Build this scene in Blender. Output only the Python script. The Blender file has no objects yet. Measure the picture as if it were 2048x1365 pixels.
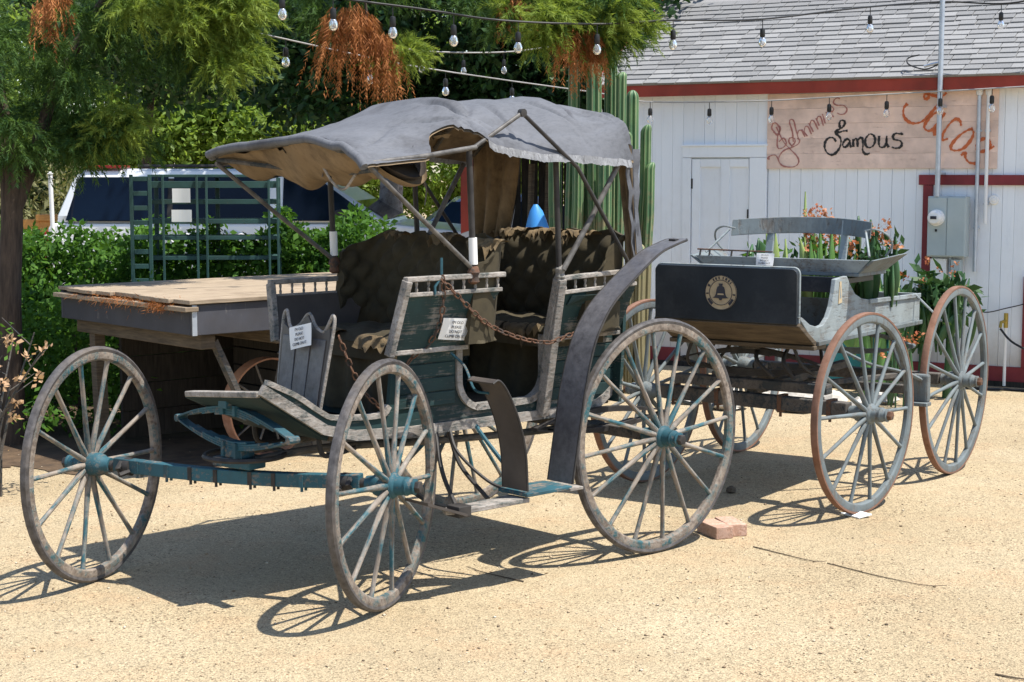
import bpy, math, random
import numpy as np
from mathutils import Vector, Matrix
random.seed(7)
rng = np.random.default_rng(7)
R = math.radians
sc = bpy.context.scene
col = sc.collection

# ------------------------------------------------------------------ camera, sky, sun, exposure
cam_d = bpy.data.cameras.new('camera')
cam = bpy.data.objects.new('camera', cam_d)
col.objects.link(cam)
cam.location = (0, 0, 1.79)
cam.rotation_euler = (R(90) - math.atan(342.5 / 3300), 0, 0)
cam_d.sensor_width = 36
cam_d.lens = 3300 / 2048 * 36
cam_d.clip_end = 600
sc.camera = cam

SHADOW = (-0.41, 0.14)                       # ground shift of the shadow of a point one metre up
el = math.atan2(1, math.hypot(*SHADOW))
az = math.atan2(-SHADOW[0], -SHADOW[1])      # compass angle of the sun from +Y
world = bpy.data.worlds.new('World')
sc.world = world
world.use_nodes = True
wn = world.node_tree.nodes
sky = wn.new('ShaderNodeTexSky')
sky.sky_type = 'NISHITA'
sky.sun_disc = False
sky.sun_elevation = el
sky.sun_rotation = az
sky.dust_density = 0.6
world.node_tree.links.new(sky.outputs[0], wn['Background'].inputs[0])
wn['Background'].inputs[1].default_value = 0.135
sun_d = bpy.data.lights.new('sun', 'SUN')
sun_d.energy = 4.8
sun_d.angle = R(0.5)
sun_d.color = (1, 0.95, 0.86)
sun = bpy.data.objects.new('sun', sun_d)
col.objects.link(sun)
sun.rotation_euler = Vector((-SHADOW[0], -SHADOW[1], 1)).to_track_quat('Z', 'Y').to_euler()
sun.location = (4, -2, 12)
sc.view_settings.view_transform = 'Standard'
sc.view_settings.look = 'None'
sc.view_settings.gamma = 1
sc.view_settings.exposure = 0.74
sc.cycles.use_denoising = True
sc.cycles.max_bounces = 8
sc.cycles.diffuse_bounces = 4
sc.cycles.transparent_max_bounces = 8

# ------------------------------------------------------------------ mesh helpers
class MB:
    def __init__(s):
        s.v = []; s.f = []
    def add(s, vs, fs):
        k = len(s.v)
        s.v += [tuple(map(float, p)) for p in vs]
        s.f += [tuple(i + k for i in f) for f in fs]
        return s
    def box(s, x0, x1, y0, y1, z0, z1):
        return s.add([(x0,y0,z0),(x1,y0,z0),(x1,y1,z0),(x0,y1,z0),(x0,y0,z1),(x1,y0,z1),(x1,y1,z1),(x0,y1,z1)],
                     [(0,3,2,1),(4,5,6,7),(0,1,5,4),(1,2,6,5),(2,3,7,6),(3,0,4,7)])
    def bar(s, p, q, w, h, up=(0,0,1), w2=None, h2=None):
        p = Vector(p); q = Vector(q); d = (q - p).normalized(); u = Vector(up)
        a = d.cross(u)
        if a.length < 1e-4: a = d.cross(Vector((1,0,0)))
        a.normalize(); b = a.cross(d)
        vs = []
        for c, ww, hh in ((p, w, h), (q, w2 or w, h2 or h)):
            for i, j in ((-1,-1),(1,-1),(1,1),(-1,1)):
                vs.append(c + a*(i*ww/2) + b*(j*hh/2))
        return s.add(vs, [(0,1,2,3),(7,6,5,4),(0,4,5,1),(1,5,6,2),(2,6,7,3),(3,7,4,0)])
    def tube(s, pts, r, n=8, closed=False):
        pts = [Vector(p) for p in pts]; m = len(pts)
        rs = r if isinstance(r, (list, tuple)) else [r]*m
        vs = []; ref = None
        for i, p in enumerate(pts):
            if closed: d = pts[(i+1) % m] - pts[i-1]
            else: d = pts[min(i+1, m-1)] - pts[max(i-1, 0)]
            d.normalize()
            if ref is None:
                ref = Vector((0,0,1)) if abs(d.z) < .9 else Vector((1,0,0))
            a = d.cross(ref)
            if a.length < 1e-5: a = d.orthogonal()
            a.normalize(); b = a.cross(d); ref = b
            for k in range(n):
                t = 2*math.pi*k/n
                vs.append(p + a*(rs[i]*math.cos(t)) + b*(rs[i]*math.sin(t)))
        fs = []
        for i in range(m if closed else m-1):
            for k in range(n):
                j = (i+1) % m
                fs.append((i*n+k, i*n+(k+1) % n, j*n+(k+1) % n, j*n+k))
        if not closed:
            fs += [tuple(range(n))[::-1], tuple((m-1)*n+k for k in range(n))]
        return s.add(vs, fs)
    def ribbon(s, pts, wdir, w, t):
        """band of width w (along wdir) and thickness t following pts"""
        pts = [Vector(p) for p in pts]; m = len(pts); W = Vector(wdir).normalized(); vs = []
        ws = w if isinstance(w, (list, tuple)) else [w]*m
        ts = t if isinstance(t, (list, tuple)) else [t]*m
        for i, p in enumerate(pts):
            d = (pts[min(i+1, m-1)] - pts[max(i-1, 0)]).normalized()
            nn = d.cross(W).normalized()
            for a, b in ((-1,-1),(1,-1),(1,1),(-1,1)):
                vs.append(p + W*(a*ws[i]/2) + nn*(b*ts[i]/2))
        fs = []
        for i in range(m-1):
            for k in range(4):
                fs.append((i*4+k, i*4+(k+1) % 4, i*4+4+(k+1) % 4, i*4+4+k))
        fs += [(3,2,1,0), tuple((m-1)*4+k for k in range(4))]
        return s.add(vs, fs)
    def prism(s, poly, fn0, fn1):
        """closed prism between two mapped copies of a 2D polygon"""
        n = len(poly)
        vs = [fn0(*p) for p in poly] + [fn1(*p) for p in poly]
        fs = [tuple(range(n))[::-1], tuple(range(n, 2*n))]
        fs += [(i, (i+1) % n, n+(i+1) % n, n+i) for i in range(n)]
        return s.add(vs, fs)
    def lathe(s, prof, n=24, org=(0,0,0), axis='y', closed=False):
        vs = []; fs = []; m = len(prof)
        for r, h in prof:
            for k in range(n):
                t = 2*math.pi*k/n; c, d = r*math.cos(t), r*math.sin(t)
                p = {'y': (c, h, d), 'z': (c, d, h), 'x': (h, c, d)}[axis]
                vs.append((p[0]+org[0], p[1]+org[1], p[2]+org[2]))
        for i in range(m if closed else m-1):
            for k in range(n):
                j = (i+1) % m
                fs.append((i*n+k, i*n+(k+1) % n, j*n+(k+1) % n, j*n+k))
        if not closed:
            fs += [tuple(range(n))[::-1], tuple((m-1)*n+k for k in range(n))]
        return s.add(vs, fs)
    def grid(s, fn, nu, nv, wrap=False):
        vs = [fn(i/nu, j/nv) for i in range(nu+1) for j in range(nv+1)]
        fs = [(i*(nv+1)+j, (i+1)*(nv+1)+j, (i+1)*(nv+1)+j+1, i*(nv+1)+j+1) for i in range(nu) for j in range(nv)]
        return s.add(vs, fs)
    def mesh(s, name, m=None, smooth=None):
        me = bpy.data.meshes.new(name)
        me.from_pydata(s.v, [], s.f)
        if m is not None: me.materials.append(m)
        if smooth is not None:
            me.polygons.foreach_set('use_smooth', [True]*len(me.polygons))
            me.set_sharp_from_angle(angle=R(smooth))
        me.update()
        return me
    def build(s, name, m, parent=None, smooth=None, bevel=0, loc=None, rot=None, fix=True):
        me = s.mesh(name, m, smooth)
        if fix:
            import bmesh
            bm = bmesh.new(); bm.from_mesh(me)
            bmesh.ops.recalc_face_normals(bm, faces=bm.faces)
            bm.to_mesh(me); bm.free()
        o = link(name, me, parent, loc, rot)
        if bevel:
            b = o.modifiers.new('bevel', 'BEVEL'); b.width = bevel; b.segments = 2; b.limit_method = 'ANGLE'; b.angle_limit = R(40)
        return o

def link(name, data, parent=None, loc=None, rot=None, scale=None):
    o = bpy.data.objects.new(name, data)
    col.objects.link(o)
    o.parent = parent
    if loc is not None: o.location = loc
    if rot is not None: o.rotation_euler = rot
    if scale is not None: o.scale = scale
    return o

def tag(o, label=None, cat=None, group=None, kind=None):
    if label: o['label'] = label
    if cat: o['category'] = cat
    if group: o['group'] = group
    if kind: o['kind'] = kind
    return o

def thing(name, loc, rz, label, cat, group=None):
    o = link(name, None, None, loc, (0, 0, rz))
    o.empty_display_size = .2
    return tag(o, label, cat, group)

def frame_angle(h):
    """z rotation whose local x points along the heading (-sin h, -cos h)"""
    a = R(h)
    return math.atan2(-math.cos(a), -math.sin(a))

def to_world(o, h, u, v, z=0):
    a = R(h)
    return Vector((o[0] - u*math.sin(a) + v*math.cos(a), o[1] - u*math.cos(a) - v*math.sin(a), z))

def spline(pts, n=8):
    """Catmull-Rom through points"""
    P = [Vector(p) for p in pts]; P = [P[0]*2-P[1]] + P + [P[-1]*2-P[-2]]; out = []
    for i in range(1, len(P)-2):
        for k in range(n):
            t = k/n; a, b, c, d = P[i-1], P[i], P[i+1], P[i+2]
            out.append(.5*((2*b) + (c-a)*t + (2*a-5*b+4*c-d)*t*t + (3*b-a-3*c+d)*t**3))
    out.append(P[-2])
    return out

# ------------------------------------------------------------------ materials
def nodes(name):
    m = bpy.data.materials.new(name); m.use_nodes = True
    nt = m.node_tree; b = nt.nodes['Principled BSDF']
    return m, nt, b

class N:
    """tiny wrapper for building node trees"""
    def __init__(s, nt): s.nt = nt
    def new(s, t, **k):
        n = s.nt.nodes.new(t)
        for a, b in k.items():
            setattr(n, a, b)
        return n
    def ln(s, a, b): s.nt.links.new(a, b)
    def coords(s, scale=(1,1,1), kind='Object', jitter=True):
        tc = s.new('ShaderNodeTexCoord'); mp = s.new('ShaderNodeMapping')
        src = tc.outputs[kind]
        if jitter:
            oi = s.new('ShaderNodeObjectInfo'); mu = s.new('ShaderNodeVectorMath', operation='MULTIPLY_ADD')
            cx = s.new('ShaderNodeCombineXYZ')
            s.ln(oi.outputs['Random'], cx.inputs[0]); s.ln(oi.outputs['Random'], cx.inputs[2])
            mu.inputs[1].default_value = (31, 17, 23)
            s.ln(cx.outputs[0], mu.inputs[0]); s.ln(src, mu.inputs[2]); src = mu.outputs[0]
        s.ln(src, mp.inputs[0]); mp.inputs['Scale'].default_value = scale
        return mp.outputs[0]
    def noise(s, vec, scale, detail=6, rough=.6, out=0):
        n = s.new('ShaderNodeTexNoise'); n.inputs['Scale'].default_value = scale; n.inputs['Detail'].default_value = detail
        n.inputs['Roughness'].default_value = rough; s.ln(vec, n.inputs['Vector']); return n.outputs[out]
    def ramp(s, val, stops):
        r = s.new('ShaderNodeValToRGB'); cr = r.color_ramp
        while len(cr.elements) < len(stops): cr.elements.new(.5)
        for e, (p, c) in zip(cr.elements, stops):
            e.position = p; e.color = (*c, 1) if len(c) == 3 else c
        s.ln(val, r.inputs[0]); return r.outputs[0]
    def mix(s, f, a, b, mode='MIX'):
        m = s.new('ShaderNodeMix', data_type='RGBA', blend_type=mode)
        for sock, x in ((m.inputs[0], f), (m.inputs[6], a), (m.inputs[7], b)):
            if isinstance(x, (int, float)): sock.default_value = x
            elif isinstance(x, tuple): sock.default_value = (*x, 1)
            else: s.ln(x, sock)
        return m.outputs[2]
    def bump(s, h, strength, dist, normal=None):
        b = s.new('ShaderNodeBump'); b.inputs['Strength'].default_value = strength; b.inputs['Distance'].default_value = dist
        s.ln(h, b.inputs['Height'])
        if normal is not None: s.ln(normal, b.inputs['Normal'])
        return b.outputs[0]

BW = lambda x: (x, x, x)
def weathered(name, wood1, wood2, paint=None, amt=.5, pscale=6, grain=(1, 14, 14), gscale=5, rough=.8, bump=.35, edge=.06, stain=(.05,.04,.03), stain_amt=.25, coat=0):
    """aged wood or metal: streaky ground colour, peeling paint over it, dirt"""
    m, nt, b = nodes(name); n = N(nt)
    vg = n.coords(grain); v = n.coords()
    g = n.noise(vg, gscale, 8, .65)
    c = n.ramp(g, [(.3, wood1), (.7, wood2)])
    hb = g
    if paint:
        pn = n.noise(v, pscale, 9, .68)
        pg = n.mix(.45, pn, g)
        k = n.ramp(pg, [(max(0, 1-amt-edge-.12), BW(0)), (min(1, 1-amt+edge-.12), BW(1))]) if False else n.ramp(pg, [(.5 + (.5-amt)*.5 - edge/2, BW(0)), (.5 + (.5-amt)*.5 + edge/2, BW(1))])
        pv = n.noise(v, 3, 4)
        pc = n.mix(n.ramp(pv, [(.3, BW(0)), (.7, BW(1))]), tuple(x*.75 for x in paint), tuple(min(1, x*1.2) for x in paint))
        c = n.mix(k, c, pc)
        hb = n.mix(.5, g, k)
    st = n.noise(v, 2.3, 7, .7)
    c = n.mix(n.ramp(st, [(.5, BW(0)), (.8, BW(stain_amt*2))]), c, stain)
    n.ln(c, b.inputs['Base Color'])
    n.ln(n.bump(hb, bump, .004), b.inputs['Normal'])
    b.inputs['Roughness'].default_value = rough
    b.inputs['Specular IOR Level'].default_value = .3
    return m

def plain(name, c1, c2=None, scale=8, rough=.6, metal=0, bump=0, bscale=60, stretch=(1,1,1), spec=.4, trans=0, alpha=None, sheen=0):
    m, nt, b = nodes(name); n = N(nt)
    v = n.coords(stretch)
    c2 = c2 or tuple(x*.8 for x in c1)
    f = n.noise(v, scale, 6, .6)
    n.ln(n.ramp(f, [(.3, c1), (.7, c2)]), b.inputs['Base Color'])
    if bump:
        n.ln(n.bump(n.noise(v, bscale, 5), bump, .004), b.inputs['Normal'])
    b.inputs['Roughness'].default_value = rough
    b.inputs['Metallic'].default_value = metal
    b.inputs['Specular IOR Level'].default_value = spec
    if trans: b.inputs['Transmission Weight'].default_value = trans
    return m

def leafmat(name, c1, c2, rough=.5, trans=.3, spec=.35):
    """leaves: colour by leaf position plus translucency"""
    m, nt, b = nodes(name); n = N(nt)
    tc = n.new('ShaderNodeTexCoord')
    big = n.noise(tc.outputs['Object'], 1.3, 3)
    fine = n.new('ShaderNodeTexWhiteNoise'); fine.noise_dimensions = '3D'
    sn = n.new('ShaderNodeVectorMath', operation='SNAP'); sn.inputs[1].default_value = (.09, .09, .09)
    n.ln(tc.outputs['Object'], sn.inputs[0]); n.ln(sn.outputs[0], fine.inputs['Vector'])
    f = n.mix(.5, big, fine.outputs[0])
    c = n.ramp(f, [(.2, c1), (.8, c2)])
    n.ln(c, b.inputs['Base Color'])
    b.inputs['Roughness'].default_value = rough
    b.inputs['Specular IOR Level'].default_value = spec
    tr = n.new('ShaderNodeBsdfTranslucent')
    n.ln(n.mix(.5, c, (c2[0]*1.3, c2[1]*1.3, c2[2]*.5)), tr.inputs[0])
    ms = n.new('ShaderNodeMixShader'); ms.inputs[0].default_value = trans
    n.ln(b.outputs[0], ms.inputs[1]); n.ln(tr.outputs[0], ms.inputs[2])
    n.ln(ms.outputs[0], nt.nodes['Material Output'].inputs[0])
    return m
def ground_mat():
    m, nt, b = nodes('sand'); n = N(nt)
    v = n.coords(kind='Object', jitter=False)
    big = n.noise(v, .45, 6, .6)
    c = n.ramp(big, [(.28, (.335,.26,.16)), (.5, (.40,.32,.205)), (.72, (.46,.38,.26))])
    mid = n.noise(v, 2.6, 6, .7)
    c = n.mix(n.ramp(mid, [(.5, BW(0)), (.78, BW(.55))]), c, (.44,.28,.16))
    # grains: cells of a few millimetres, each its own tone
    def grains(scale, stops, fac):
        vo = n.new('ShaderNodeTexVoronoi'); vo.inputs['Scale'].default_value = scale; n.ln(v, vo.inputs['Vector'])
        sp_ = n.new('ShaderNodeSeparateColor'); n.ln(vo.outputs['Color'], sp_.inputs[0])
        return n.ramp(sp_.outputs[0], stops), sp_.outputs[1], vo.outputs['Distance']
    g1, r1, d1 = grains(135, [(0, BW(.30)), (.10, BW(.52)), (.22, BW(.84)), (.55, BW(1.0)), (.85, BW(1.12)), (1, BW(1.3))], 1)
    pat = n.ramp(n.noise(v, 1.1, 5, .65), [(.35, BW(1)), (.62, BW(.42))])
    c = n.mix(pat, c, n.mix(1.0, c, g1, 'MULTIPLY'))
    c = n.mix(n.ramp(n.noise(n.coords((.35,1.2,1), jitter=False), 2.2, 6, .7), [(.55, BW(0)), (.8, BW(.5))]), c, (.30,.235,.15))
    g2, r2, d2 = grains(260, [(0, BW(.5)), (.3, BW(.9)), (.7, BW(1.05)), (1, BW(1.3))], 1)
    c = n.mix(.8, c, g2, 'MULTIPLY')
    # sparse darker and rusty stones
    g3, r3, d3 = grains(30, [(.90, BW(0)), (.93, BW(1))], 1)
    dot = n.mix(1.0, n.ramp(d3, [(.12, BW(1)), (.22, BW(0))]), g3, 'MULTIPLY')
    c = n.mix(dot, c, n.ramp(r3, [(0, (.07,.05,.04)), (1, (.26,.15,.08))]))
    n.ln(c, b.inputs['Base Color'])
    b.inputs['Roughness'].default_value = .95
    b.inputs['Specular IOR Level'].default_value = .12
    hb = n.mix(.5, d1, n.noise(v, 22, 6, .75))
    n.ln(n.bump(hb, .7, .010, n.bump(n.noise(v, 5, 5), .7, .05)), b.inputs['Normal'])
    return m

def shingle_mat():
    m, nt, b = nodes('asphalt_shingle'); n = N(nt)
    v = n.coords(jitter=False); oi = n.new('ShaderNodeObjectInfo')
    g = n.noise(v, 160, 3, .7)
    c = n.ramp(oi.outputs['Random'], [(0, (.13,.132,.136)), (.5, (.20,.202,.207)), (1, (.29,.29,.292))])
    c = n.mix(.5, c, n.ramp(g, [(.3, (.10,.102,.106)), (.7, (.33,.33,.33))]))
    c = n.mix(n.ramp(n.noise(v, 3, 6), [(.5, BW(0)), (.8, BW(.35))]), c, (.22,.20,.18))
    n.ln(c, b.inputs['Base Color']); b.inputs['Roughness'].default_value = .95
    n.ln(n.bump(g, .5, .003), b.inputs['Normal'])
    return m

def whiteboard_mat():
    m, nt, b = nodes('white_painted_board'); n = N(nt)
    v = n.coords((1, 1, .12)); v2 = n.coords(jitter=False)
    g = n.noise(v, 30, 8, .7)
    c = n.ramp(g, [(.25, (.74,.775,.82)), (.42, (.83,.865,.905)), (.8, (.85,.88,.92))])
    pe = n.noise(n.coords((1, 1, .25)), 14, 9, .72)
    c = n.mix(n.ramp(pe, [(.69, BW(0)), (.74, BW(.8))]), c, (.36,.33,.29))
    lo = n.noise(v2, 1.2, 6, .7)
    c = n.mix(n.ramp(lo, [(.5, BW(0)), (.85, BW(.3))]), c, (.50,.46,.40))
    sx_ = n.new('ShaderNodeSeparateXYZ'); n.ln(v2, sx_.inputs[0])
    ad = n.new('ShaderNodeMath', operation='MULTIPLY_ADD'); n.ln(lo, ad.inputs[0]); ad.inputs[1].default_value = -.5; n.ln(sx_.outputs[2], ad.inputs[2])
    c = n.mix(n.ramp(ad.outputs[0], [(0, BW(.55)), (.22, BW(0))]), c, (.40,.32,.23))
    oi = n.new('ShaderNodeObjectInfo')
    c = n.mix(1.0, c, n.ramp(oi.outputs['Random'], [(0, BW(.95)), (1, BW(1))]), 'MULTIPLY')
    n.ln(c, b.inputs['Base Color']); b.inputs['Roughness'].default_value = .7
    n.ln(n.bump(n.mix(.4, g, pe), .4, .004), b.inputs['Normal'])
    return m

SAND = ground_mat()
SOIL = weathered('soil', (.045,.030,.020), (.13,.085,.05), None, grain=(1,1,1), gscale=9, rough=.95, bump=.9, stain_amt=.5)  # soil brown, darkened further to put shade into the planting bed
SHINGLE = shingle_mat()
WBOARD = whiteboard_mat()
RED = weathered('red_paint', (.16,.10,.08), (.24,.15,.11), (.30,.045,.028), .93, 7, (1,.2,1), 18, .65, .3)
MAROON = weathered('maroon_paint', (.2,.12,.1), (.3,.2,.17), (.21,.032,.038), .93, 7, (1,.2,1), 18, .65, .3)
SIGN = weathered('sign_board', (.52,.35,.28), (.80,.61,.53), (.80,.60,.50), .70, 9, (1, .25, 6), 8, .8, .5, stain=(.30,.23,.19), stain_amt=.3)
ORANGE = plain('orange_sign_paint', (.50,.11,.03), (.58,.16,.06), 12, .7)
DULLRED = plain('faded_red_sign_paint', (.36,.13,.11), (.48,.22,.19), 12, .7)
BLACKP = plain('black_sign_paint', (.02,.018,.017), (.035,.03,.03), 12, .6)
GALV = plain('galvanised_steel', (.42,.46,.52), (.56,.60,.65), 14, .45, .6, .1)
GREYBOX = plain('grey_enamel', (.36,.42,.43), (.43,.49,.49), 4, .5, 0, .05)
GREYWOOD = weathered('weathered_spoke', (.12,.095,.075), (.40,.35,.30), (.028,.10,.125), .46, 7, (11,11,1), 6, .8, .9, edge=.10, stain=(.04,.03,.024), stain_amt=.5)
RIMWOOD = weathered('weathered_felloe', (.085,.065,.052), (.38,.32,.265), (.028,.09,.105), .42, 6, (5,5,5), 7, .8, .9, edge=.10, stain=(.04,.03,.025), stain_amt=.5)
RUBBER = weathered('aged_tyre', (.035,.032,.032), (.12,.112,.112), None, grain=(3,3,3), gscale=9, rough=.5, stain=(.22,.175,.13), stain_amt=.3)
BLUE = weathered('teal_blue_paint', (.15,.115,.09), (.36,.295,.24), (.024,.088,.115), .64, 9, (2,9,9), 6, .6, .8, edge=.09, stain=(.03,.03,.03), stain_amt=.4)
GREEN = weathered('dark_green_paint', (.12,.11,.095), (.36,.34,.31), (.016,.042,.043), .64, 7, (1,9,16), 6, .7, .8, edge=.08, stain=(.012,.014,.014), stain_amt=.4)
DGREEN = weathered('deep_green_paint', (.10,.09,.08), (.24,.225,.2), (.014,.032,.033), .85, 5, (1,9,14), 5, .7, .5, stain_amt=.2)
TRIMW = weathered('worn_trim', (.16,.135,.115), (.48,.445,.41), (.085,.095,.09), .42, 11, (3,9,9), 9, .85, .8, edge=.12, stain=(.06,.05,.04), stain_amt=.4)
LEATHER = weathered('old_black_leather', (.060,.059,.066), (.115,.113,.124), (.15,.148,.158), .35, 7, (6,6,6), 5, .34, .3, edge=.4, stain=(.035,.033,.036), stain_amt=.4)
LEATHER2 = weathered('brown_black_leather', (.04,.034,.032), (.075,.064,.058), (.10,.088,.08), .3, 5, (1,1,1), 4, .45, .15, edge=.5, stain=(.17,.13,.1), stain_amt=.15)
UPH = weathered('olive_upholstery', (.034,.028,.017), (.085,.068,.038), (.05,.041,.024), .5, 4, (3,3,3), 6, .9, .4, edge=.5, stain=(.010,.009,.008), stain_amt=.4)
UPHTAN = weathered('torn_tan_stuffing', (.11,.08,.045), (.30,.21,.11), (.055,.043,.028), .45, 16, (3,3,3), 9, .95, .8, edge=.2, stain_amt=.35)
CANVAS = weathered('grey_canvas', (.075,.079,.090), (.145,.152,.172), (.115,.12,.135), .5, 3, (4,14,4), 7, .85, .45, edge=.3, stain=(.035,.033,.036), stain_amt=.6)
HEM = weathered('worn_hem', (.06,.06,.065), (.40,.41,.43), (.22,.225,.24), .5, 22, (6,6,2), 14, .85, .5)
LINING = weathered('tan_lining', (.10,.07,.044), (.27,.20,.12), (.21,.15,.09), .5, 5, (2,5,2), 5, .9, .5, edge=.2, stain=(.03,.022,.017), stain_amt=.6)
IRON = plain('black_iron', (.020,.019,.019), (.05,.045,.042), 14, .6, 0, .2, spec=.3)
STEELROD = plain('worn_rod', (.05,.047,.045), (.17,.16,.15), 22, .55, .1, .2, spec=.3)
RUST = weathered('rusty_iron', (.085,.042,.026), (.19,.10,.06), (.065,.05,.043), .45, 14, (2,2,2), 12, .85, .6)
IRONTYRE = weathered('orange_rust_iron', (.30,.13,.07), (.48,.25,.16), (.40,.21,.13), .5, 8, (2,2,2), 8, .8, .4, stain_amt=.15)
RUSTTYRE = weathered('rust_tyre', (.13,.062,.036), (.30,.15,.098), (.20,.115,.082), .5, 8, (2,2,2), 8, .8, .5, edge=.3, stain=(.07,.055,.046), stain_amt=.4)
PAPER = plain('white_paper', (.80,.80,.79), (.74,.74,.73), 5, .7)
INK = plain('dark_ink', (.03,.03,.04), (.05,.05,.06), 9, .8)
GREYPAINT = weathered('grey_blue_paint', (.095,.088,.078), (.25,.235,.215), (.145,.172,.182), .62, 7, (7,7,1.2), 6, .7, .8, edge=.10, stain=(.05,.043,.037), stain_amt=.45)
PALEPAINT = weathered('pale_grey_paint', (.12,.112,.10), (.30,.285,.265), (.25,.285,.295), .62, 6, (1,6,9), 6, .75, .8, edge=.10, stain=(.08,.072,.065), stain_amt=.45)
DASHBLACK = weathered('black_dash_paint', (.06,.06,.065), (.12,.115,.115), (.022,.028,.036), .82, 4, (1,3,3), 5, .45, .15, edge=.2, stain=(.085,.09,.10), stain_amt=.3)
OLDBROWN = weathered('dark_old_wood', (.055,.042,.03), (.15,.115,.078), None, grain=(1,1,12), gscale=6, rough=.85, bump=.6, stain_amt=.3)
BEAMWOOD = weathered('grey_beam_wood', (.055,.048,.042), (.15,.135,.12), (.035,.042,.046), .45, 6, (1,9,9), 5, .85, .5)
PLANK = weathered('sun_bleached_plank', (.20,.15,.105), (.42,.335,.24), None, grain=(1,14,14), gscale=5, rough=.9, bump=.8, stain=(.12,.085,.055), stain_amt=.5)
DARKBOARD = weathered('dark_painted_board', (.12,.11,.105), (.22,.20,.19), (.055,.056,.066), .74, 5, (9,9,1), 5, .75, .4)
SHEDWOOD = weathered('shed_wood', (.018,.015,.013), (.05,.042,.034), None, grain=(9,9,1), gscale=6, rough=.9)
GREENMETAL = weathered('green_metal', (.12,.10,.075), (.2,.17,.14), (.035,.085,.078), .82, 8, (2,2,2), 8, .55, .3)
BRICK = weathered('brick_clay', (.40,.23,.16), (.56,.37,.28), (.52,.34,.26), .5, 20, (2,2,2), 20, .95, .7)
EMBLEM = plain('emblem_gold', (.50,.40,.25), (.40,.31,.2), 30, .6)
CARWHITE = plain('white_car_paint', (.74,.76,.78), (.70,.72,.75), 2, .18, 0, 0, spec=.6)
CARBLUE = plain('dark_blue_car_paint', (.016,.028,.06), (.02,.032,.07), 2, .15, 0, 0, spec=.6)
CARGLASS = plain('tinted_glass', (.0015,.004,.011), (.003,.008,.02), 1.5, .06, 0, .25, 1.6, spec=.22)
TAIL = plain('red_lamp_plastic', (.30,.01,.015), (.25,.01,.01), 2, .25)
TYREBLK = plain('black_tyre', (.02,.02,.02), (.03,.03,.03), 20, .8)
YWOOD = weathered('orange_stained_wood', (.45,.20,.05), (.60,.30,.09), None, grain=(1,9,9), gscale=5, rough=.7)
BARK = weathered('bark', (.030,.022,.018), (.095,.068,.05), None, grain=(9,9,1.2), gscale=5, rough=.95, bump=1.0)
PALEBARK = weathered('mottled_pale_bark', (.30,.25,.22), (.50,.44,.40), (.22,.17,.16), .45, 12, (2,2,2), 9, .9, .5)
TEALP = weathered('teal_crate_paint', (.3,.26,.2), (.4,.36,.3), (.03,.24,.27), .85, 9, (2,2,2), 8, .6, .3)
BLUEP = plain('bright_blue_tarp', (.045,.24,.62), (.06,.30,.70), 6, .45, 0, .2, 20)
TERRA = plain('terracotta', (.42,.18,.09), (.34,.14,.07), 9, .9)
BULB = plain('bulb_glass', (.92,.93,.93), (.92,.93,.93), 2, .04, 0, 0, trans=.85)
SOCKET = plain('black_socket', (.012,.012,.013), (.02,.02,.02), 9, .5)
PALECORD = plain('pale_cable', (.30,.29,.28), (.38,.37,.36), 9, .6)
STONE = weathered('pale_rock', (.36,.33,.29), (.58,.55,.50), None, grain=(2,2,2), gscale=5, rough=.95)
# foliage
NEEDLE = leafmat('cedar_needles', (.020,.060,.024), (.10,.175,.04), .6, .4, .15)
NEEDLE_LIT = leafmat('sunlit_yellow_green_needles', (.10,.17,.03), (.27,.34,.07), .6, .45, .15)  # brighter yellow green that paints sunlight onto the outer cedar sprays
DEADN = leafmat('dead_needles', (.20,.07,.026), (.46,.20,.08), .8, .25, .1)
FICUS = leafmat('dark_glossy_leaf', (.012,.034,.012), (.035,.085,.022), .5, .2, .25)
LIGHTLEAF = leafmat('light_leaf', (.09,.18,.025), (.26,.36,.07), .5, .45)
HEDGEL = leafmat('hedge_leaf', (.022,.070,.012), (.10,.215,.03), .65, .35, .15)
DRYLEAF = leafmat('olive_dry_leaf', (.10,.11,.045), (.26,.25,.12), .7, .3)
FLOWER = leafmat('coral_flower', (.30,.06,.03), (.55,.26,.13), .6, .25)
YFLOWER = leafmat('dried_flower', (.42,.27,.15), (.60,.40,.26), .7, .3)
PADG = plain('cactus_pad', (.075,.18,.045), (.13,.26,.065), 6, .55, 0, .2, 40)
PADY = plain('pale_cactus_stem', (.25,.36,.10), (.36,.45,.16), 6, .55, 0, .2, 40)
SUCC = plain('dark_succulent_leaf', (.025,.075,.025), (.05,.12,.04), 6, .4, 0, .1, 40)

DRYLIT = leafmat('dry_litter', (.10,.06,.03), (.28,.18,.09), .8, .1, .1)
SUCCL = leafmat('dark_thick_leaf', (.015,.05,.016), (.05,.12,.035), .5, .15, .25)

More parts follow.
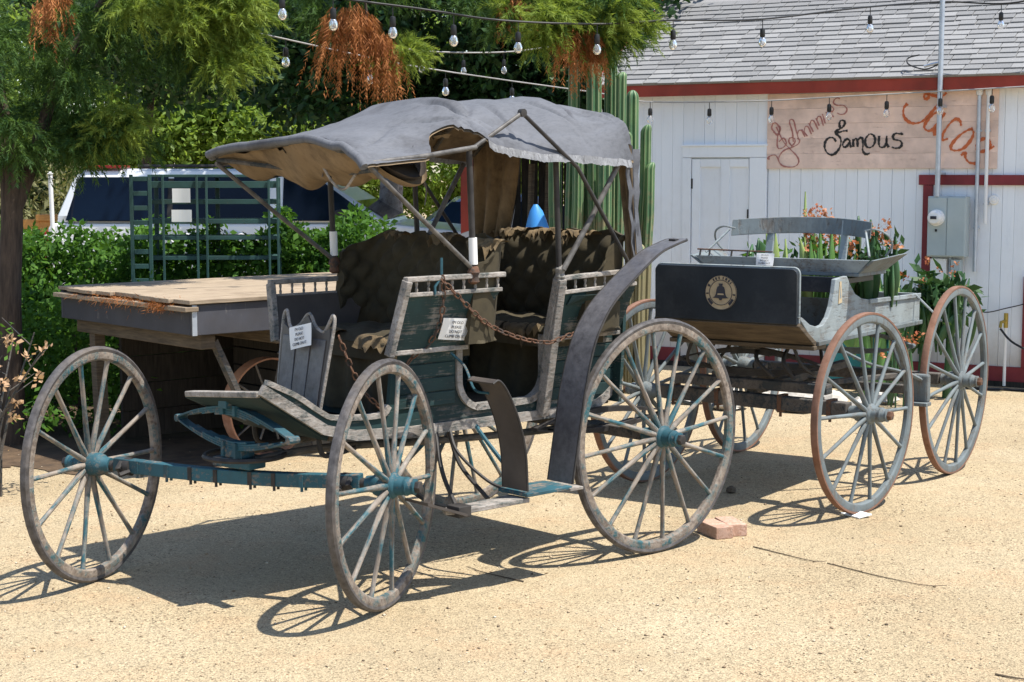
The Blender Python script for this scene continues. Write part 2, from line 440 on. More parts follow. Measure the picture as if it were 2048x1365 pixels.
def cactus_mat():
    m, nt, b = nodes('ribbed_cactus'); n = N(nt)
    v = n.coords((1,1,1))
    c = n.ramp(n.noise(v, 4, 5), [(.3, (.035,.105,.05)), (.7, (.10,.19,.07))])
    at = n.new('ShaderNodeAttribute'); at.attribute_name = 'rib'
    dots = n.noise(n.coords((1,1,1)), 40, 2)
    c = n.mix(n.ramp(at.outputs['Fac'], [(.82, BW(0)), (.97, BW(.85))]), c, n.mix(dots, (.22,.28,.13), (.42,.44,.26)))
    sz = n.new('ShaderNodeSeparateXYZ'); tcz = n.new('ShaderNodeTexCoord'); n.ln(tcz.outputs['Object'], sz.inputs[0])
    zz = n.new('ShaderNodeMath', operation='MULTIPLY_ADD'); n.ln(n.noise(v, 9, 6, .7), zz.inputs[0]); zz.inputs[1].default_value = -2.2; n.ln(sz.outputs[2], zz.inputs[2])
    c = n.mix(n.ramp(zz.outputs[0], [(0, BW(.8)), (.35, BW(0))]), c, (.22,.17,.09))
    c = n.mix(n.ramp(n.noise(v, 16, 6, .7), [(.66, BW(0)), (.72, BW(.7))]), c, (.26,.22,.12))
    n.ln(c, b.inputs['Base Color']); b.inputs['Roughness'].default_value = .55
    return m
CACTUS = cactus_mat()
# ------------------------------------------------------------------ spoked wheels (a part of each vehicle)
_cache = {}
def wheel_meshes(key, D, rimmat, tyremat, spokemat, hubmat, rubber, fat=1.0):
    if key in _cache: return _cache[key]
    r = D/2
    def ring(prof, name, m, sm=30):
        return MB().lathe(prof, 72, closed=True).mesh(name, m, sm)
    if rubber:
        tp = [(r-.024,-.017),(r-.012,-.0195),(r-.003,-.013),(r,0),(r-.003,.013),(r-.012,.0195),(r-.024,.017)]
        fo = r-.0235
    else:
        tp = [(r-.012,-.0185),(r-.002,-.0185),(r,-.014),(r,.014),(r-.002,.0185),(r-.012,.0185)]
        fo = r-.0115
    fi = fo-.038*fat
    fp = [(fo,-.0165),(fo,.0165),(fo-.014,.019),(fi+.008,.017),(fi,.009),(fi,-.009),(fi+.008,-.017),(fo-.014,-.019)]
    felloe = ring(fp, 'wheel', rimmat); tyre = ring(tp, 'tyre', tyremat)
    z0, z1 = .042, fi+.006
    pts = [(0, .028*(1-k), z0+(z1-z0)*k) for k in (0,.08,.22,.5,.8,.94,1)]
    spoke = MB().tube(pts, [.0135,.0145,.0125,.0104,.0100,.0106,.0125], 8).mesh('spoke', spokemat, 50)
    hub = MB().lathe([(.02,-.08),(.032,-.08),(.036,-.05),(.045,-.04),(.051,-.02),(.053,.02),(.053,.042),(.048,.05),(.040,.055),
                      (.037,.09),(.039,.093),(.039,.103),(.036,.105),(.031,.125),(.033,.128),(.033,.136),(.027,.138),(.012,.140)], 24).mesh('hub', hubmat, 35)
    cap = MB().lathe([(.024,.135),(.025,.138),(.025,.155),(.022,.160),(.008,.162)], 6).mesh('hub_nut', RUST if not rubber else IRON, 20)
    band = MB().lathe([(.0530,.026),(.0555,.028),(.0555,.04),(.0530,.042)], 24, closed=True).mesh('hub_band', hubmat, 35)
    _cache[key] = felloe, tyre, spoke, hub, cap, band
    return _cache[key]

def wheel(parent, key, D, n, loc, rz, phase, mats, rubber=True, fat=1.0, camber=0):
    fe, ty, sp, hb, cp, bd = wheel_meshes(key, D, *mats, rubber, fat)
    w = link('wheel', fe, parent, loc, (camber, 0, rz))
    w.rotation_mode = 'XYZ'
    link('tyre', ty, w); link('hub', hb, w); link('hub_nut', cp, w); link('hub_band', bd, w)
    for k in range(n):
        link('spoke', sp, w, None, (0, 2*math.pi*k/n+phase, 0))
    return w

def leaf_spring(mb, half, z_end, z_mid, y0, n, w, axis, org, thick=.007):
    """one half of an elliptic spring: stacked curved leaves"""
    s = 1 if z_mid > z_end else -1
    for k in range(n):
        L = half*(1-.24*k); pts = []
        for i in range(15):
            t = -1+2*i/14; q = t*L
            z = z_mid+(z_end-z_mid)*(abs(q)/half)**1.7 - s*k*thick*1.05
            pts.append((org[0]+q, org[1], z) if axis == 'x' else (org[0], org[1]+q, z))
        mb.ribbon(pts, (0,1,0) if axis == 'x' else (1,0,0), w, thick)

# ------------------------------------------------------------------ the surrey with the grey canvas top
SO = (0.2121, 8.1261); SH = 47.3
surrey = thing('surrey_carriage', (SO[0], SO[1], 0), frame_angle(SH),
               'weathered dark green surrey with ragged grey canvas top and teal front axle', 'carriage')
WM = (RIMWOOD, RUBBER, GREYWOOD, BLUE)
FU = 1.875; TR = .69; ST = R(27.3)
def steer(x, y, z=0):
    return (FU + x*math.cos(ST) - y*math.sin(ST), x*math.sin(ST) + y*math.cos(ST), z)
wheel(surrey, 'sf', 1.03, 14, steer(0, TR, .515), ST, .13, WM)
wheel(surrey, 'sf', 1.03, 14, steer(0, -TR, .515), ST+math.pi, .25, WM)
wheel(surrey, 'sr', 1.105, 16, (0, TR, .5525), 0, .08, WM)
wheel(surrey, 'sr', 1.105, 16, (0, -TR, .5525), math.pi, .2, WM)

# front running gear, turned with the wheels
ax = MB()
pts = [(0, t*.585, .525-.02*(1-abs(t)**2)) for t in [i/8 for i in range(-8, 9)]]
ax.ribbon(pts, (1,0,0), .05, .058)
axle = ax.build('front_axle', BLUE, surrey, loc=(FU, 0, 0), rot=(0, 0, ST), bevel=.004)
MB().tube([(0,-.66,.515),(0,-.5,.515)], .022, 10).tube([(0,.5,.515),(0,.66,.515)], .022, 10).build('axle_spindle', IRON, axle, smooth=40)
for t in (-.8,-.55,-.35,-.14,.14,.33,.55,.8):
    y = t*.585; z = .525-.02*(1-t*t)
    c = MB().box(-.029,.029, y-.009,y+.009, z-.028,z+.028)
    c.tube([(-.018,y,z-.022),(-.018,y,z-.047)], .007, 6).tube([(.018,y,z-.022),(.018,y,z-.047)], .007, 6)
    c.build('axle_clip', BLUE if abs(t) > .5 else IRON, axle)
for s in (-1, 1):
    b = MB()
    b.tube([(.02,s*.545,.535),(.05,s*.545,.515),(.02,s*.545,.49)], .012, 6)
    b.lathe([(.015,s*.5),(.04,s*.505),(.04,s*.535),(.015,s*.54)], 12, (0,0,.515))
    b.tube([(.03,s*.5,.50),(.075,s*.52,.49)], .011, 6)
    b.build('axle_collar', IRON, axle, smooth=40)
blk = MB().box(-.05,.05,-.11,.11,.545,.585).box(-.04,.04,-.055,.055,.585,.625)
blk.build('spring_block', BLUE, surrey, loc=(FU-.02, 0, 0), rot=(0,0,ST*.4), bevel=.006)
sp = MB()
leaf_spring(sp, .42, .705, .625, 0, 4, .046, 'y', (FU, 0, 0), .009)
leaf_spring(sp, .42, .715, .80, 0, 4, .046, 'y', (FU, 0, 0), .009)
for s in (-1, 1): sp.tube([(FU-.026, s*.422, .71), (FU+.026, s*.422, .71)], .017, 10)
fs = sp.build('front_spring', BLUE, surrey, bevel=.002)
for s in (-1, 1):
    MB().box(FU-.034,FU+.034, s*.045-.01, s*.045+.01, .59,.655).build('spring_clip', BLUE, fs)
    MB().box(FU-.034,FU+.034, s*.045-.01, s*.045+.01, .768,.812).build('spring_clip', BLUE, fs)
# head block, fifth wheel and under-body irons
MB().tube([(FU-.05+.17*math.cos(a), .17*math.sin(a), .592) for a in [i*math.pi/12 for i in range(24)]], .011, 6, closed=True).build('fifth_wheel', IRON, surrey, smooth=40)
MB().box(FU-.10,FU+.06,-.03,.03,.80,.835).build('head_block', BLUE, surrey, bevel=.004)
for s in (-1, 1):
    pts = spline([(FU-.05, s*.07, .58), (1.5, s*.12, .60), (1.0, s*.22, .585), (.4, s*.30, .575), (0, s*.33, .58)], 6)
    MB().tube(pts, .017, 8).build('reach_pole', BEAMWOOD, surrey, smooth=50)
    pts = spline([(1.62, s*.24, .70), (1.60, s*.24, .60), (1.52, s*.22, .585), (1.40, s*.21, .60)], 5)
    MB().tube(pts, .011, 6).build('body_loop', IRON, surrey, smooth=50)
    MB().tube([(1.70, s*.2, .77), (1.36, s*.15, .635)], .012, 6).build('brace_rod', IRON, surrey, smooth=50)
# rear axle and side springs
ra = MB().box(-.026,.026,-.60,.60,.525,.575)
rax = ra.build('rear_axle', BEAMWOOD, surrey, bevel=.005)
MB().tube([(0,-.66,.5525),(0,.66,.5525)], .021, 10).build('axle_spindle', IRON, rax, smooth=40)
for s in (-1, 1):
    q = MB()
    leaf_spring(q, .44, .60, .55, 0, 3, .04, 'x', (.06, s*.38, 0), .008)
    leaf_spring(q, .44, .605, .66, 0, 3, .04, 'x', (.06, s*.38, 0), .008)
    q.build('rear_spring', IRON, surrey)

# body sides, planked
NW = .33
def arc(cx, cz, r, a0, a1, n=7):
    return [(cx+r*math.cos(R(a0+(a1-a0)*i/n)), cz+r*math.sin(R(a0+(a1-a0)*i/n))) for i in range(n+1)]
def side(poly, v0, v1, name, m, parent, bev=.003):
    return MB().prism(poly, lambda u, z: (u, v0, z), lambda u, z: (u, v1, z)).build(name, m, parent, bevel=bev)
door_f, door_r = .93, .40
open_curve = [(door_f,1.03)] + arc(door_f-.13,.865,.13,0,-90)[0:] + arc(door_r+.12,.855,.12,270,180) + [(door_r,1.03)]
lower = [(1.97,.895),(1.66,.70),(1.50,.66),(1.20,.645),(.30,.64),(.05,.655),(-.05,.72)]
upper = [(1.94,.935),(1.80,.868),(1.68,.79),(1.60,.758),(1.37,.745),(1.32,.78),(1.29,1.03)] + open_curve + [(-.06,1.03)]
for s, nm in ((1, 'near'), (-1, 'far')):
    up_, lo_ = (upper, lower) if s > 0 else ([(1.70,.80)]+upper[2:], [(1.72,.735)]+lower[1:])
    poly = lo_ + up_[::-1]
    side(poly, s*NW-.012, s*NW+.012, 'side_panel', GREEN, surrey)
    # worn edging along the openings and the sill
    e = MB()
    e.ribbon(spline([(u, s*(NW+.006), z+.006) for u, z in up_[:6]], 4), (0,1,0), .032, .022)
    e.build('sill_edging', TRIMW, surrey)
    e = MB()
    e.ribbon(spline([(u, s*(NW+.006), z) for u, z in open_curve], 3), (0,1,0), .042, .030)
    e.build('door_edging', TRIMW, surrey)
    e = MB()
    e.ribbon([(u, s*(NW+.014), z+.02) for u, z in lo_], (0,1,0), .022, .044)
    e.build('bottom_rail', TRIMW, surrey)
    # horizontal boards on the seat box, raised a little
    for k in range(4):
        z0 = .765+k*.064
        MB().box(.955,1.275, s*(NW+.014)-.004*1, s*(NW+.014)+.006, z0, z0+.058).build('box_board', GREEN, surrey, bevel=.002)
    for k in range(5):
        z0 = .72+k*.062
        MB().box(-.05,.375, s*(NW+.014)-.004, s*(NW+.014)+.006, z0, z0+.056).build('quarter_board', GREEN, surrey, bevel=.002)
    # flared seat sides with spindle rails: front arm, then rear quarter
    for (ub0, ub1, ut0, ut1, zb, zt, slope) in ((1.37,.94,1.335,.81,1.02,1.27,0), (.45,-.02,.46,-.05,1.02,1.235,.02)):
        vb, vt = s*.405, s*.485
        pm = GREEN
        if s < 0: zt -= .06; pm = LEATHER2
        p4 = [(ub0,zb),(ub1,zb),(ut1,zt+slope),(ut0,zt)]
        f = lambda off: (lambda u, z: (u, vb+(vt-vb)*(z-zb)/(zt-zb)+off, z))
        MB().prism(p4, f(-.010), f(.010)).build('seat_side', pm, surrey, bevel=.003)
        ar = MB()
        ar.bar((ut0+.015, vt+s*.012, zt+.065), (ut1-.015, vt+s*.012, zt+slope+.065), .032, .022)
        ar.build('arm_rail', TRIMW, surrey, bevel=.004)
        MB().bar((ub0+.005, vb+s*.012, zb-.01), (ut0+.005, vt+s*.014, zt+.06), .04, .03, (1,0,0)).build('corner_post', TRIMW, surrey, bevel=.004)
        MB().bar((ub0, vb+s*.008, zb), (ub1, vb+s*.008, zb), .028, .02).build('bottom_moulding', TRIMW, surrey, bevel=.003)
        MB().bar((ut0, vt+s*.008, zt), (ut1, vt+s*.008, zt+slope), .026, .018).build('top_moulding', TRIMW, surrey, bevel=.003)
        nsp = 8
        for k in range(nsp):
            t = (k+.7)/nsp; u = ut0+(ut1-ut0)*t; zz = zt+slope*t
            MB().lathe([(.0045,0),(.0075,.02),(.0045,.03),(.0075,.045),(.0045,.06)], 6, (u, vt+s*.01, zz), 'z').build('spindle', TRIMW, surrey, smooth=40)
    # the quarter panel's round inlay
    if s == 1:
        MB().prism([(u, z) for u, z in arc(.0,1.06,.34,20,160,14)][::-1] , lambda u, z: (.20+u*.6, .425+.08*(z-1.02)/.25+.004, min(z,1.22)), lambda u, z: (.20+u*.6, .425+.08*(z-1.02)/.25+.010, min(z,1.22))).build('quarter_inlay', DGREEN, surrey)
# pillar in front of the rear seat
MB().bar((.43,.36,.66),(.455,.50,1.30), .05, .045, (1,0,0)).lathe([(.01,1.30),(.026,1.305),(.02,1.325),(.026,1.345),(.008,1.365)], 10, (.455,.50,0), 'z').build('pillar', TRIMW, surrey, bevel=.004)
MB().bar((.43,-.36,.66),(.455,-.50,1.30), .05, .045, (1,0,0)).build('pillar', TRIMW, surrey, bevel=.004)
# floor, toe board, seat boxes
MB().box(-.05,1.62,-.32,.32,.665,.69).build('floor', OLDBROWN, surrey)
MB().prism([(1.62,.692),(1.95,.895),(1.955,.872),(1.63,.667)], lambda u, z: (u,-.25,z-.15*(u-1.62)), lambda u, z: (u,.318,z)).build('toe_board', DGREEN, surrey)
MB().bar((1.935,-.25,.838),(1.945,.31,.890), .05, .024).build('toe_rail', TRIMW, surrey, bevel=.004)
MB().box(.95,1.26,-.315,.315,.70,1.0).build('seat_box', DGREEN, surrey)
MB().box(-.04,.22,-.315,.315,.70,1.0).build('seat_box', DGREEN, surrey)
MB().prism([(-.06,.68),(-.085,1.02),(-.095,1.30),(-.075,1.30),(-.065,1.02),(-.04,.68)], lambda u, z: (u,-.40,z), lambda u, z: (u,.40,z)).build('back_panel', GREEN, surrey)
# dash, twisted a little on its irons
dash = link('dashboard', None, surrey, (1.655, .15, .79), (0, R(-9), R(-3)))
DY = .60
dp = [(-.27,0),(.27,0),(.315,.30),(.30,.352),(.21,.325),(.10,.345),(0,.395),(-.10,.345),(-.21,.325),(-.30,.352),(-.315,.30)]
MB().prism(dp, lambda y, z: (-.008,y*DY,z), lambda y, z: (.008,y*DY,z)).build('dash_leather', LEATHER2, dash, bevel=.003)
for y0 in (-.115, 0, .115):
    MB().prism([(y0*.9-.05,.02),(y0*.9+.05,.02),(y0+.05,.30),(y0-.05,.30)], lambda y, z: (.0085,y,z), lambda y, z: (.0125,y,z)).build('dash_board', LEATHER, dash, bevel=.003)
loop = spline([(0,-.275*DY,-.02),(0,-.322*DY,.30),(0,-.325*DY,.385),(0,-.295*DY,.405),(0,-.27*DY,.38),(0,-.21*DY,.332),(0,-.10*DY,.352),(0,0,.402),(0,.10*DY,.352),(0,.21*DY,.332),(0,.27*DY,.38),(0,.295*DY,.405),(0,.325*DY,.385),(0,.322*DY,.30),(0,.275*DY,-.02)], 4)
MB().tube(loop, .0075, 6).build('dash_iron', TRIMW, dash, smooth=50)

# seats: cushions and wrapped, buttoned backs
def cushion(u0, u1, v0, v1, z0, z1, name, m):
    def top(a, b):
        u = u0+(u1-u0)*a; v = v0+(v1-v0)*b
        e = min(1, 6*min(a,1-a))**.5*min(1, 8*min(b,1-b))**.5
        t = .012*math.sin(a*14)*math.sin(b*22)
        return (u, v, z0+(z1-z0)*(.35+.65*e)+t*e)
    mb = MB().grid(top, 16, 24)
    mb.box(u0+.004, u1-.004, v0+.004, v1-.004, z0-.05, z0+(z1-z0)*.36)
    return mb.build(name, m, surrey, smooth=60)
def wrapback(uc, half, fwd, z0, zt, zend, name, m, lean, tufts):
    path = [(uc+fwd, -half), (uc+.11, -half), (uc+.03, -half+.035), (uc, -half+.12), (uc, 0), (uc, half-.12), (uc+.03, half-.035), (uc+.11, half), (uc+fwd, half)]
    P = spline([(a, b, 0) for a, b in path], 10); L = [0]
    for i in range(1, len(P)): L.append(L[-1]+(P[i]-P[i-1]).length)
    def at(t):
        d = t*L[-1]
        for i in range(1, len(P)):
            if L[i] >= d:
                k = (d-L[i-1])/(L[i]-L[i-1]+1e-9); return P[i-1].lerp(P[i], k), (P[i]-P[i-1]).normalized()
        return P[-1], (P[-1]-P[-2]).normalized()
    def surf(a, b, off):
        p, d = at(a); nrm = Vector((d.y, -d.x, 0))
        ends = min(1, 5.5*min(a, 1-a))
        top = zend+(zt-zend)*(ends*ends*(3-2*ends)) + .012*math.sin(a*37)
        z = z0+(top-z0)*b
        bulge = .045*math.sin(math.pi*min(1, b*1.05))**.6
        tu = 0
        x, y = a*tufts, b*3
        if tufts:
            ii = (math.cos(math.pi*(x+y))*math.cos(math.pi*(x-y)))
            tu = -.034*(1-abs(ii))**1.6
        q = p + nrm*((bulge+tu) if off else -.018)
        return (q.x - lean*b, q.y, z)
    mb = MB().grid(lambda a, b: surf(a, b, 1), 96, 26)
    n0 = len(mb.v)
    mb.grid(lambda a, b: surf(a, b, 0), 96, 26)
    # close the top edge and both ends
    st = 27
    for i in range(96):
        mb.f.append((i*st+26, (i+1)*st+26, n0+(i+1)*st+26, n0+i*st+26))
    for e in (0, 96):
        for j in range(26):
            mb.f.append((e*st+j, e*st+j+1, n0+e*st+j+1, n0+e*st+j))
    return mb.build(name, m, surrey, smooth=60)
cushion(.86,1.30,-.35,.35,1.02,1.085,'seat_cushion', UPH)
cushion(.02,.40,-.36,.36,1.02,1.085,'seat_cushion', UPH)
fb = wrapback(.80, .475, .20, 1.04, 1.495, 1.40, 'seat_back', UPH, .05, 9)
rb = wrapback(.00, .475, .30, 1.04, 1.495, 1.30, 'seat_back', UPH, .03, 9)
# seat fronts hanging below the cushions
MB().grid(lambda a, b: (1.275+.012*math.sin(b*26), -.33+.66*b, 1.03-.30*a), 6, 40).build('seat_valance', UPH, surrey, smooth=60)
MB().grid(lambda a, b: (.265+.03*a+.016*math.sin(b*21+a*2), -.31+.62*b, 1.03-.33*a), 8, 40).build('seat_valance', UPH, surrey, smooth=60)
# torn cloth and stuffing along the backs and cushions
from mathutils import noise as mnoise
TEARS = [(.80,.42,1.475,.085,.8), (.80,-.22,1.485,.06,.5), (.80,.12,1.488,.08,.6)] + [(.02,-.34+.075*k,1.482,.055,.7+.5*math.sin(k*2.3)) for k in range(9)] + [(1.27,.20,1.065,.11,.7), (1.27,-.12,1.07,.08,.4), (.37,.18,1.065,.12,.7), (.37,-.05,1.06,.10,.5)]
for i, (u, v, z, s_, dr) in enumerate(TEARS):
    def tear(a, b, u=u, v=v, z=z, s_=s_, i=i, dr=dr):
        n1 = mnoise.noise((a*3.1+i*7, b*2, i)); n2 = mnoise.noise((a*7+i*3, 5, i*2))
        w = s_*(1+.5*n1)
        drop = b**1.6*s_*(.35+1.3*max(0, n2+.35))*dr
        return (u-.03+.085*b+.03*n1, v+(a-.5)*2*w, z+.028*math.sin(b*2.4)+.02*n1*b-drop)
    MB().grid(tear, 16, 9).build('torn_cover', UPHTAN, surrey, smooth=60)

# canopy irons
def rod(a, b, r, name, m=IRON):
    return MB().tube([a, b], r, 8).build(name, m, surrey, smooth=50)
for s in (-1, 1):
    v = s*.50
    p = rod((.975, v, 1.33), (1.0, v, 1.885), .0135, 'canopy_post')
    MB().tube([(.9755, v, 1.385), (.980, v, 1.50)], .019, 10).build('post_sleeve', PAPER, p, smooth=50)
    MB().lathe([(.012,1.30),(.026,1.31),(.02,1.335),(.028,1.35),(.02,1.375),(.012,1.38)], 10, (.975, v, 0), 'z').build('post_socket', RUST, p, smooth=40)
    rod((.46, v, 1.34), (.485, v, 1.875), .013, 'canopy_post')
    MB().tube([(.985, v, 1.37), (1.30, s*.525, 1.60), (1.585, s*.545, 1.815)], .0105, 8).build('canopy_brace', STEELROD, surrey, smooth=50)
    MB().tube([(1.59, s*.55, 1.815), (1.30, s*.56, 1.845), (1.0, s*.545, 1.885)], .011, 8).build('canopy_rail', STEELROD, surrey, smooth=50)
    MB().tube([(1.0, s*.535, 1.885), (.745, s*.56, 2.035)], .010, 8).build('prop_rod', STEELROD, surrey, smooth=50)
    MB().tube([(.745, s*.56, 2.035), (.42, s*.575, 1.80), (.03, s*.56, 1.31)], .0095, 8).build('prop_rod', IRON, surrey, smooth=50)
    MB().lathe([(.004,-.014),(.018,-.012),(.018,.012),(.004,.014)], 10, (.745, s*.56, 2.035), 'y').build('prop_joint', IRON, surrey, smooth=40)
    MB().tube([(.455, s*.52, 1.34), (.30, s*.535, 1.56), (.12, s*.545, 1.82)], .013, 8).build('canopy_brace', STEELROD, surrey, smooth=50)

# canvas top stretched over bows
from mathutils import noise as mnoise
CV = [-.57,-.45,-.25,0,.25,.40,.49,.54,.57]
CS = [(1.61, [1.868,1.89,1.905,1.92,1.93,1.902,1.868,1.84,1.812]),
      (1.20, [1.87,1.93,1.985,2.012,2.008,1.955,1.905,1.872,1.845]),
      (.93,  [1.885,2.005,2.085,2.105,2.103,2.05,1.985,1.945,1.90]),
      (.64,  [1.875,1.98,2.072,2.105,2.10,2.032,1.955,1.90,1.862]),
      (.33,  [1.87,1.985,2.095,2.128,2.122,2.065,1.975,1.905,1.855]),
      (.05,  [1.84,1.95,2.062,2.092,2.072,2.058,2.03,1.965,1.835])]
BOWS = [(1.60,), (.93,), (.33,), (.07,)]
def _row(zs, v):
    i = max(0, min(len(CV)-2, next((k for k in range(len(CV)-1) if v <= CV[k+1]), len(CV)-2)))
    t = (v-CV[i])/(CV[i+1]-CV[i])
    z0, z1 = zs[max(i-1,0)], zs[min(i+2,len(CV)-1)]
    m0 = (zs[i+1]-z0)/(CV[i+1]-CV[max(i-1,0)])*(CV[i+1]-CV[i]); m1 = (z1-zs[i])/(CV[min(i+2,len(CV)-1)]-CV[i])*(CV[i+1]-CV[i])
    return (2*t**3-3*t*t+1)*zs[i]+(t**3-2*t*t+t)*m0+(-2*t**3+3*t*t)*zs[i+1]+(t**3-t*t)*m1
def canopy(a, b, drop=0):
    u = 1.61-1.56*a
    lift = math.exp(-((u-1.10)/.13)**4)
    v = -.57+b*(1.14-.135*lift)
    for (u0, r0), (u1, r1) in zip(CS, CS[1:]):
        if u >= u1-1e-6:
            t = (u0-u)/(u0-u1); z = _row(r0, v)*(1-t)+_row(r1, v)*t
            sag = math.sin(math.pi*t); break
    k = abs(v)/.57
    w = mnoise.noise((u*4.5, v*7, 1.7))*.016+mnoise.noise((u*11+v*5, v*13, 4.2))*.009
    cr = -abs(mnoise.noise((u*5-v*6, v*3+u*2, 9.1)))*.042        # sharp drawn creases
    ti = abs(mnoise.noise((u*9+v*8, v*4-u*3, 3.3)))*.026
    fo = 0
    for fu, fv, am, ph in ((.95,.44,.030,.3), (.74,.57,.026,1.1), (.33,.50,.024,2.0), (1.58,.50,.020,.7), (.07,.48,.020,.2)):
        dx, dy = u-fu, v-fv; rr = math.hypot(dx, dy)+1e-4; th = math.atan2(dy, dx)
        fo -= am*abs(math.sin(th*3.5+ph+2*mnoise.noise((th*2, fu, 0))))**7*math.exp(-((rr-.16)/.16)**2)
    z += (w*.35+cr*.30+ti*.25)*(.35+.65*k)*(1-.6*max(0,(k-.8)/.2))+fo*1.15*(.35+.65*k)*(1-.85*max(0,min(1,(k-.72)/.26)))-.012*sag*(1-k)
    return (u, v, z-drop)
def canopy_mesh(drop, name, m, edge):
    mb = MB().grid(lambda a, b: canopy(a, b, drop), 190, 110)
    return mb.build(name, m, surrey, smooth=60)
canopy_mesh(0, 'canopy_cover', CANVAS, True)
canopy_mesh(.012, 'canopy_lining', LINING, False)
for b_ in (0, 1):
    def val(a, k, b_=b_):
        a2 = .43+.56*a if b_ else a
        u, v, z = canopy(a2, b_, 0)
        h = .034+.008*mnoise.noise((u*12, b_*3, 0))+.010*max(0, mnoise.noise((u*45, 3, 0)))
        return (u, v+(.010 if b_ else -.010)*k+.006*mnoise.noise((u*40, 7, 0))*k, z-h*k)
    MB().grid(val, 200, 4).build('valance', HEM, surrey, smooth=60)
# padded roll along the front edge and sagging loose lining below it
fe = [canopy(0, b/40) for b in range(41)]
MB().tube([(p[0]+.006, p[1], p[2]-.010) for p in fe], .019, 8).build('front_roll', CANVAS, surrey, smooth=60)
def sagcloth(a, b):
    u, v, z = canopy(  .012+.36*a, .02+.95*b, .03)
    s_ = math.sin(math.pi*min(1, a*1.15))*(.35+.65*math.sin(math.pi*b)**.7)
    fold = .020*math.sin(b*17+a*6)*math.sin(math.pi*a)+.02*mnoise.noise((a*5, b*9, 2))
    return (u-.03*math.sin(b*7), v*.97, z-.20*s_-fold-.03*a)
lo = MB().grid(sagcloth, 40, 90)
def _hole(f):
    c = [sum(lo.v[i][k] for i in f)/4 for k in range(3)]
    return mnoise.noise((c[0]*9, c[1]*6, 3.7))+.3*mnoise.noise((c[0]*40, c[1]*40, 8)) > .47
lo.f = [f for f in lo.f if not _hole(f)]
lo.build('loose_lining', LINING, surrey, smooth=60)
lo2 = MB().grid(lambda a, b: (lambda p: (p[0], p[1]*.985, p[2]+.028))(sagcloth(a, b)), 24, 50)
lo2.build('visor_dark_sheet', LEATHER2, surrey, smooth=60)  # added dark sheet standing in for the shaded gap above the lining
# torn strip hanging behind the visor
def strip(p, q, w, name, m, wob=.02):
    p = Vector(p); q = Vector(q)
    def f(a, b):
        c = p.lerp(q, a); ww = w*(1-.6*a)
        return (c.x+wob*math.sin(a*7)+(b-.5)*ww*.6, c.y+(b-.5)*ww, c.z+.004*math.sin(a*25))
    return MB().grid(f, 14, 3).build(name, m, surrey, smooth=60)
strip((1.28,.46,1.89),(1.15,.40,1.64), .07, 'torn_strip', CANVAS)
strip((1.50,.05,1.86),(1.46,.08,1.76), .16, 'torn_strip', CANVAS, .01)
MB().tube(spline([(1.52,.12,1.85),(1.50,.20,1.74),(1.49,.27,1.71),(1.50,.36,1.77)], 6), .006, 6).build('hanging_cord', TRIMW, surrey, smooth=50)
# bows
for (u,) in BOWS:
    pts = [canopy((1.61-u)/1.56, b/24, .024) for b in range(1, 24)]
    MB().tube([(u, p[1], p[2]) for p in pts], .011, 6).build('canopy_bow', BEAMWOOD, surrey, smooth=50)
MB().tube(spline([(1.585,-.545,1.835),(1.48,-.2,1.80),(1.44,.15,1.775),(1.5,.5,1.79)], 5), .011, 6).build('visor_bow', BEAMWOOD, surrey, smooth=50)
# gathered rear curtains at both back corners
def curtain(vo, vi_top, vi_bot, z0, z1, name, lean=0):
    def f(a, b, o):
        z = z1+(z0-z1)*a
        vi = vi_top+(vi_bot-vi_top)*a**1.3
        v = vo+(vi-vo)*b
        u = .055-.02*a-lean*a+.020*math.sin(b*17+a*2)*(.5+a)
        return (u+o, v, z+.012*math.sin(b*9))
    MB().grid(lambda a, b: f(a, b, .004), 16, 30).build('curtain_lining', LINING, surrey, smooth=60)
    return MB().grid(lambda a, b: f(a, b, -.004), 16, 30).build('rear_curtain', CANVAS, surrey, smooth=60)
curtain(-.535, -.20, -.30, 1.45, 1.93, 'c')
curtain(.565, .46, .49, 1.33, 1.90, 'c', .05)
def qcurt(a, b):
    z = 1.885-.55*a
    return (.10-.10*b-.07*a*(1-b)+.0*a, .560+.006*math.sin(a*22), z)
MB().grid(qcurt, 14, 5).build('corner_flap', CANVAS, surrey, smooth=60)
MB().grid(lambda a, b: (.42+.30*b, -.555+.01*math.sin(b*12), 1.87-(.09+.03*math.sin(b*5))*a), 5, 16).build('rolled_curtain', LINING, surrey, smooth=60)
MB().tube([(.95+.0*k, -.53, 1.83+.01*math.sin(k)) if False else (1.0-.5*k/8, -.53, 1.80+.008*math.sin(k*2)) for k in range(9)], [.05+.008*math.sin(k*3) for k in range(9)], 10).build('rolled_curtain', LINING, surrey, smooth=60)

# leather fenders and the step
def fender(pts, w, name, m):
    P = spline([(u, v, z) for u, v, z in pts], 8)
    f = MB().ribbon(P, (0,1,0), w, .007).build(name, m, surrey)
    for s in (-1, 1):
        MB().tube([(p.x, p.y+s*(w[i] if isinstance(w, list) else w)/2, p.z) for i, p in enumerate(P)], .0055, 6).build('fender_rim', IRON, f, smooth=50)
    return f
FP = [(-.135,.70,1.468),(-.10,.70,1.463),(-.03,.70,1.445),(.074,.70,1.410),(.207,.70,1.328),(.368,.70,1.211),(.45,.70,1.12),(.51,.70,1.015),(.565,.70,.84),(.60,.70,.66),(.645,.70,.42)]
FW = [(.075+.045*min(1,i/6)) if i < 6 else .12+.035*min(1,max(0,(i-20)/45)) for i in range(81)]
rearf = fender(FP, FW, 'fender', LEATHER)
MB().box(-.10,-.075,.68,.72,1.455,1.470).build('fender_slot', IRON, rearf)
fender([(u, -v, z) for u, v, z in FP], FW, 'fender', LEATHER)
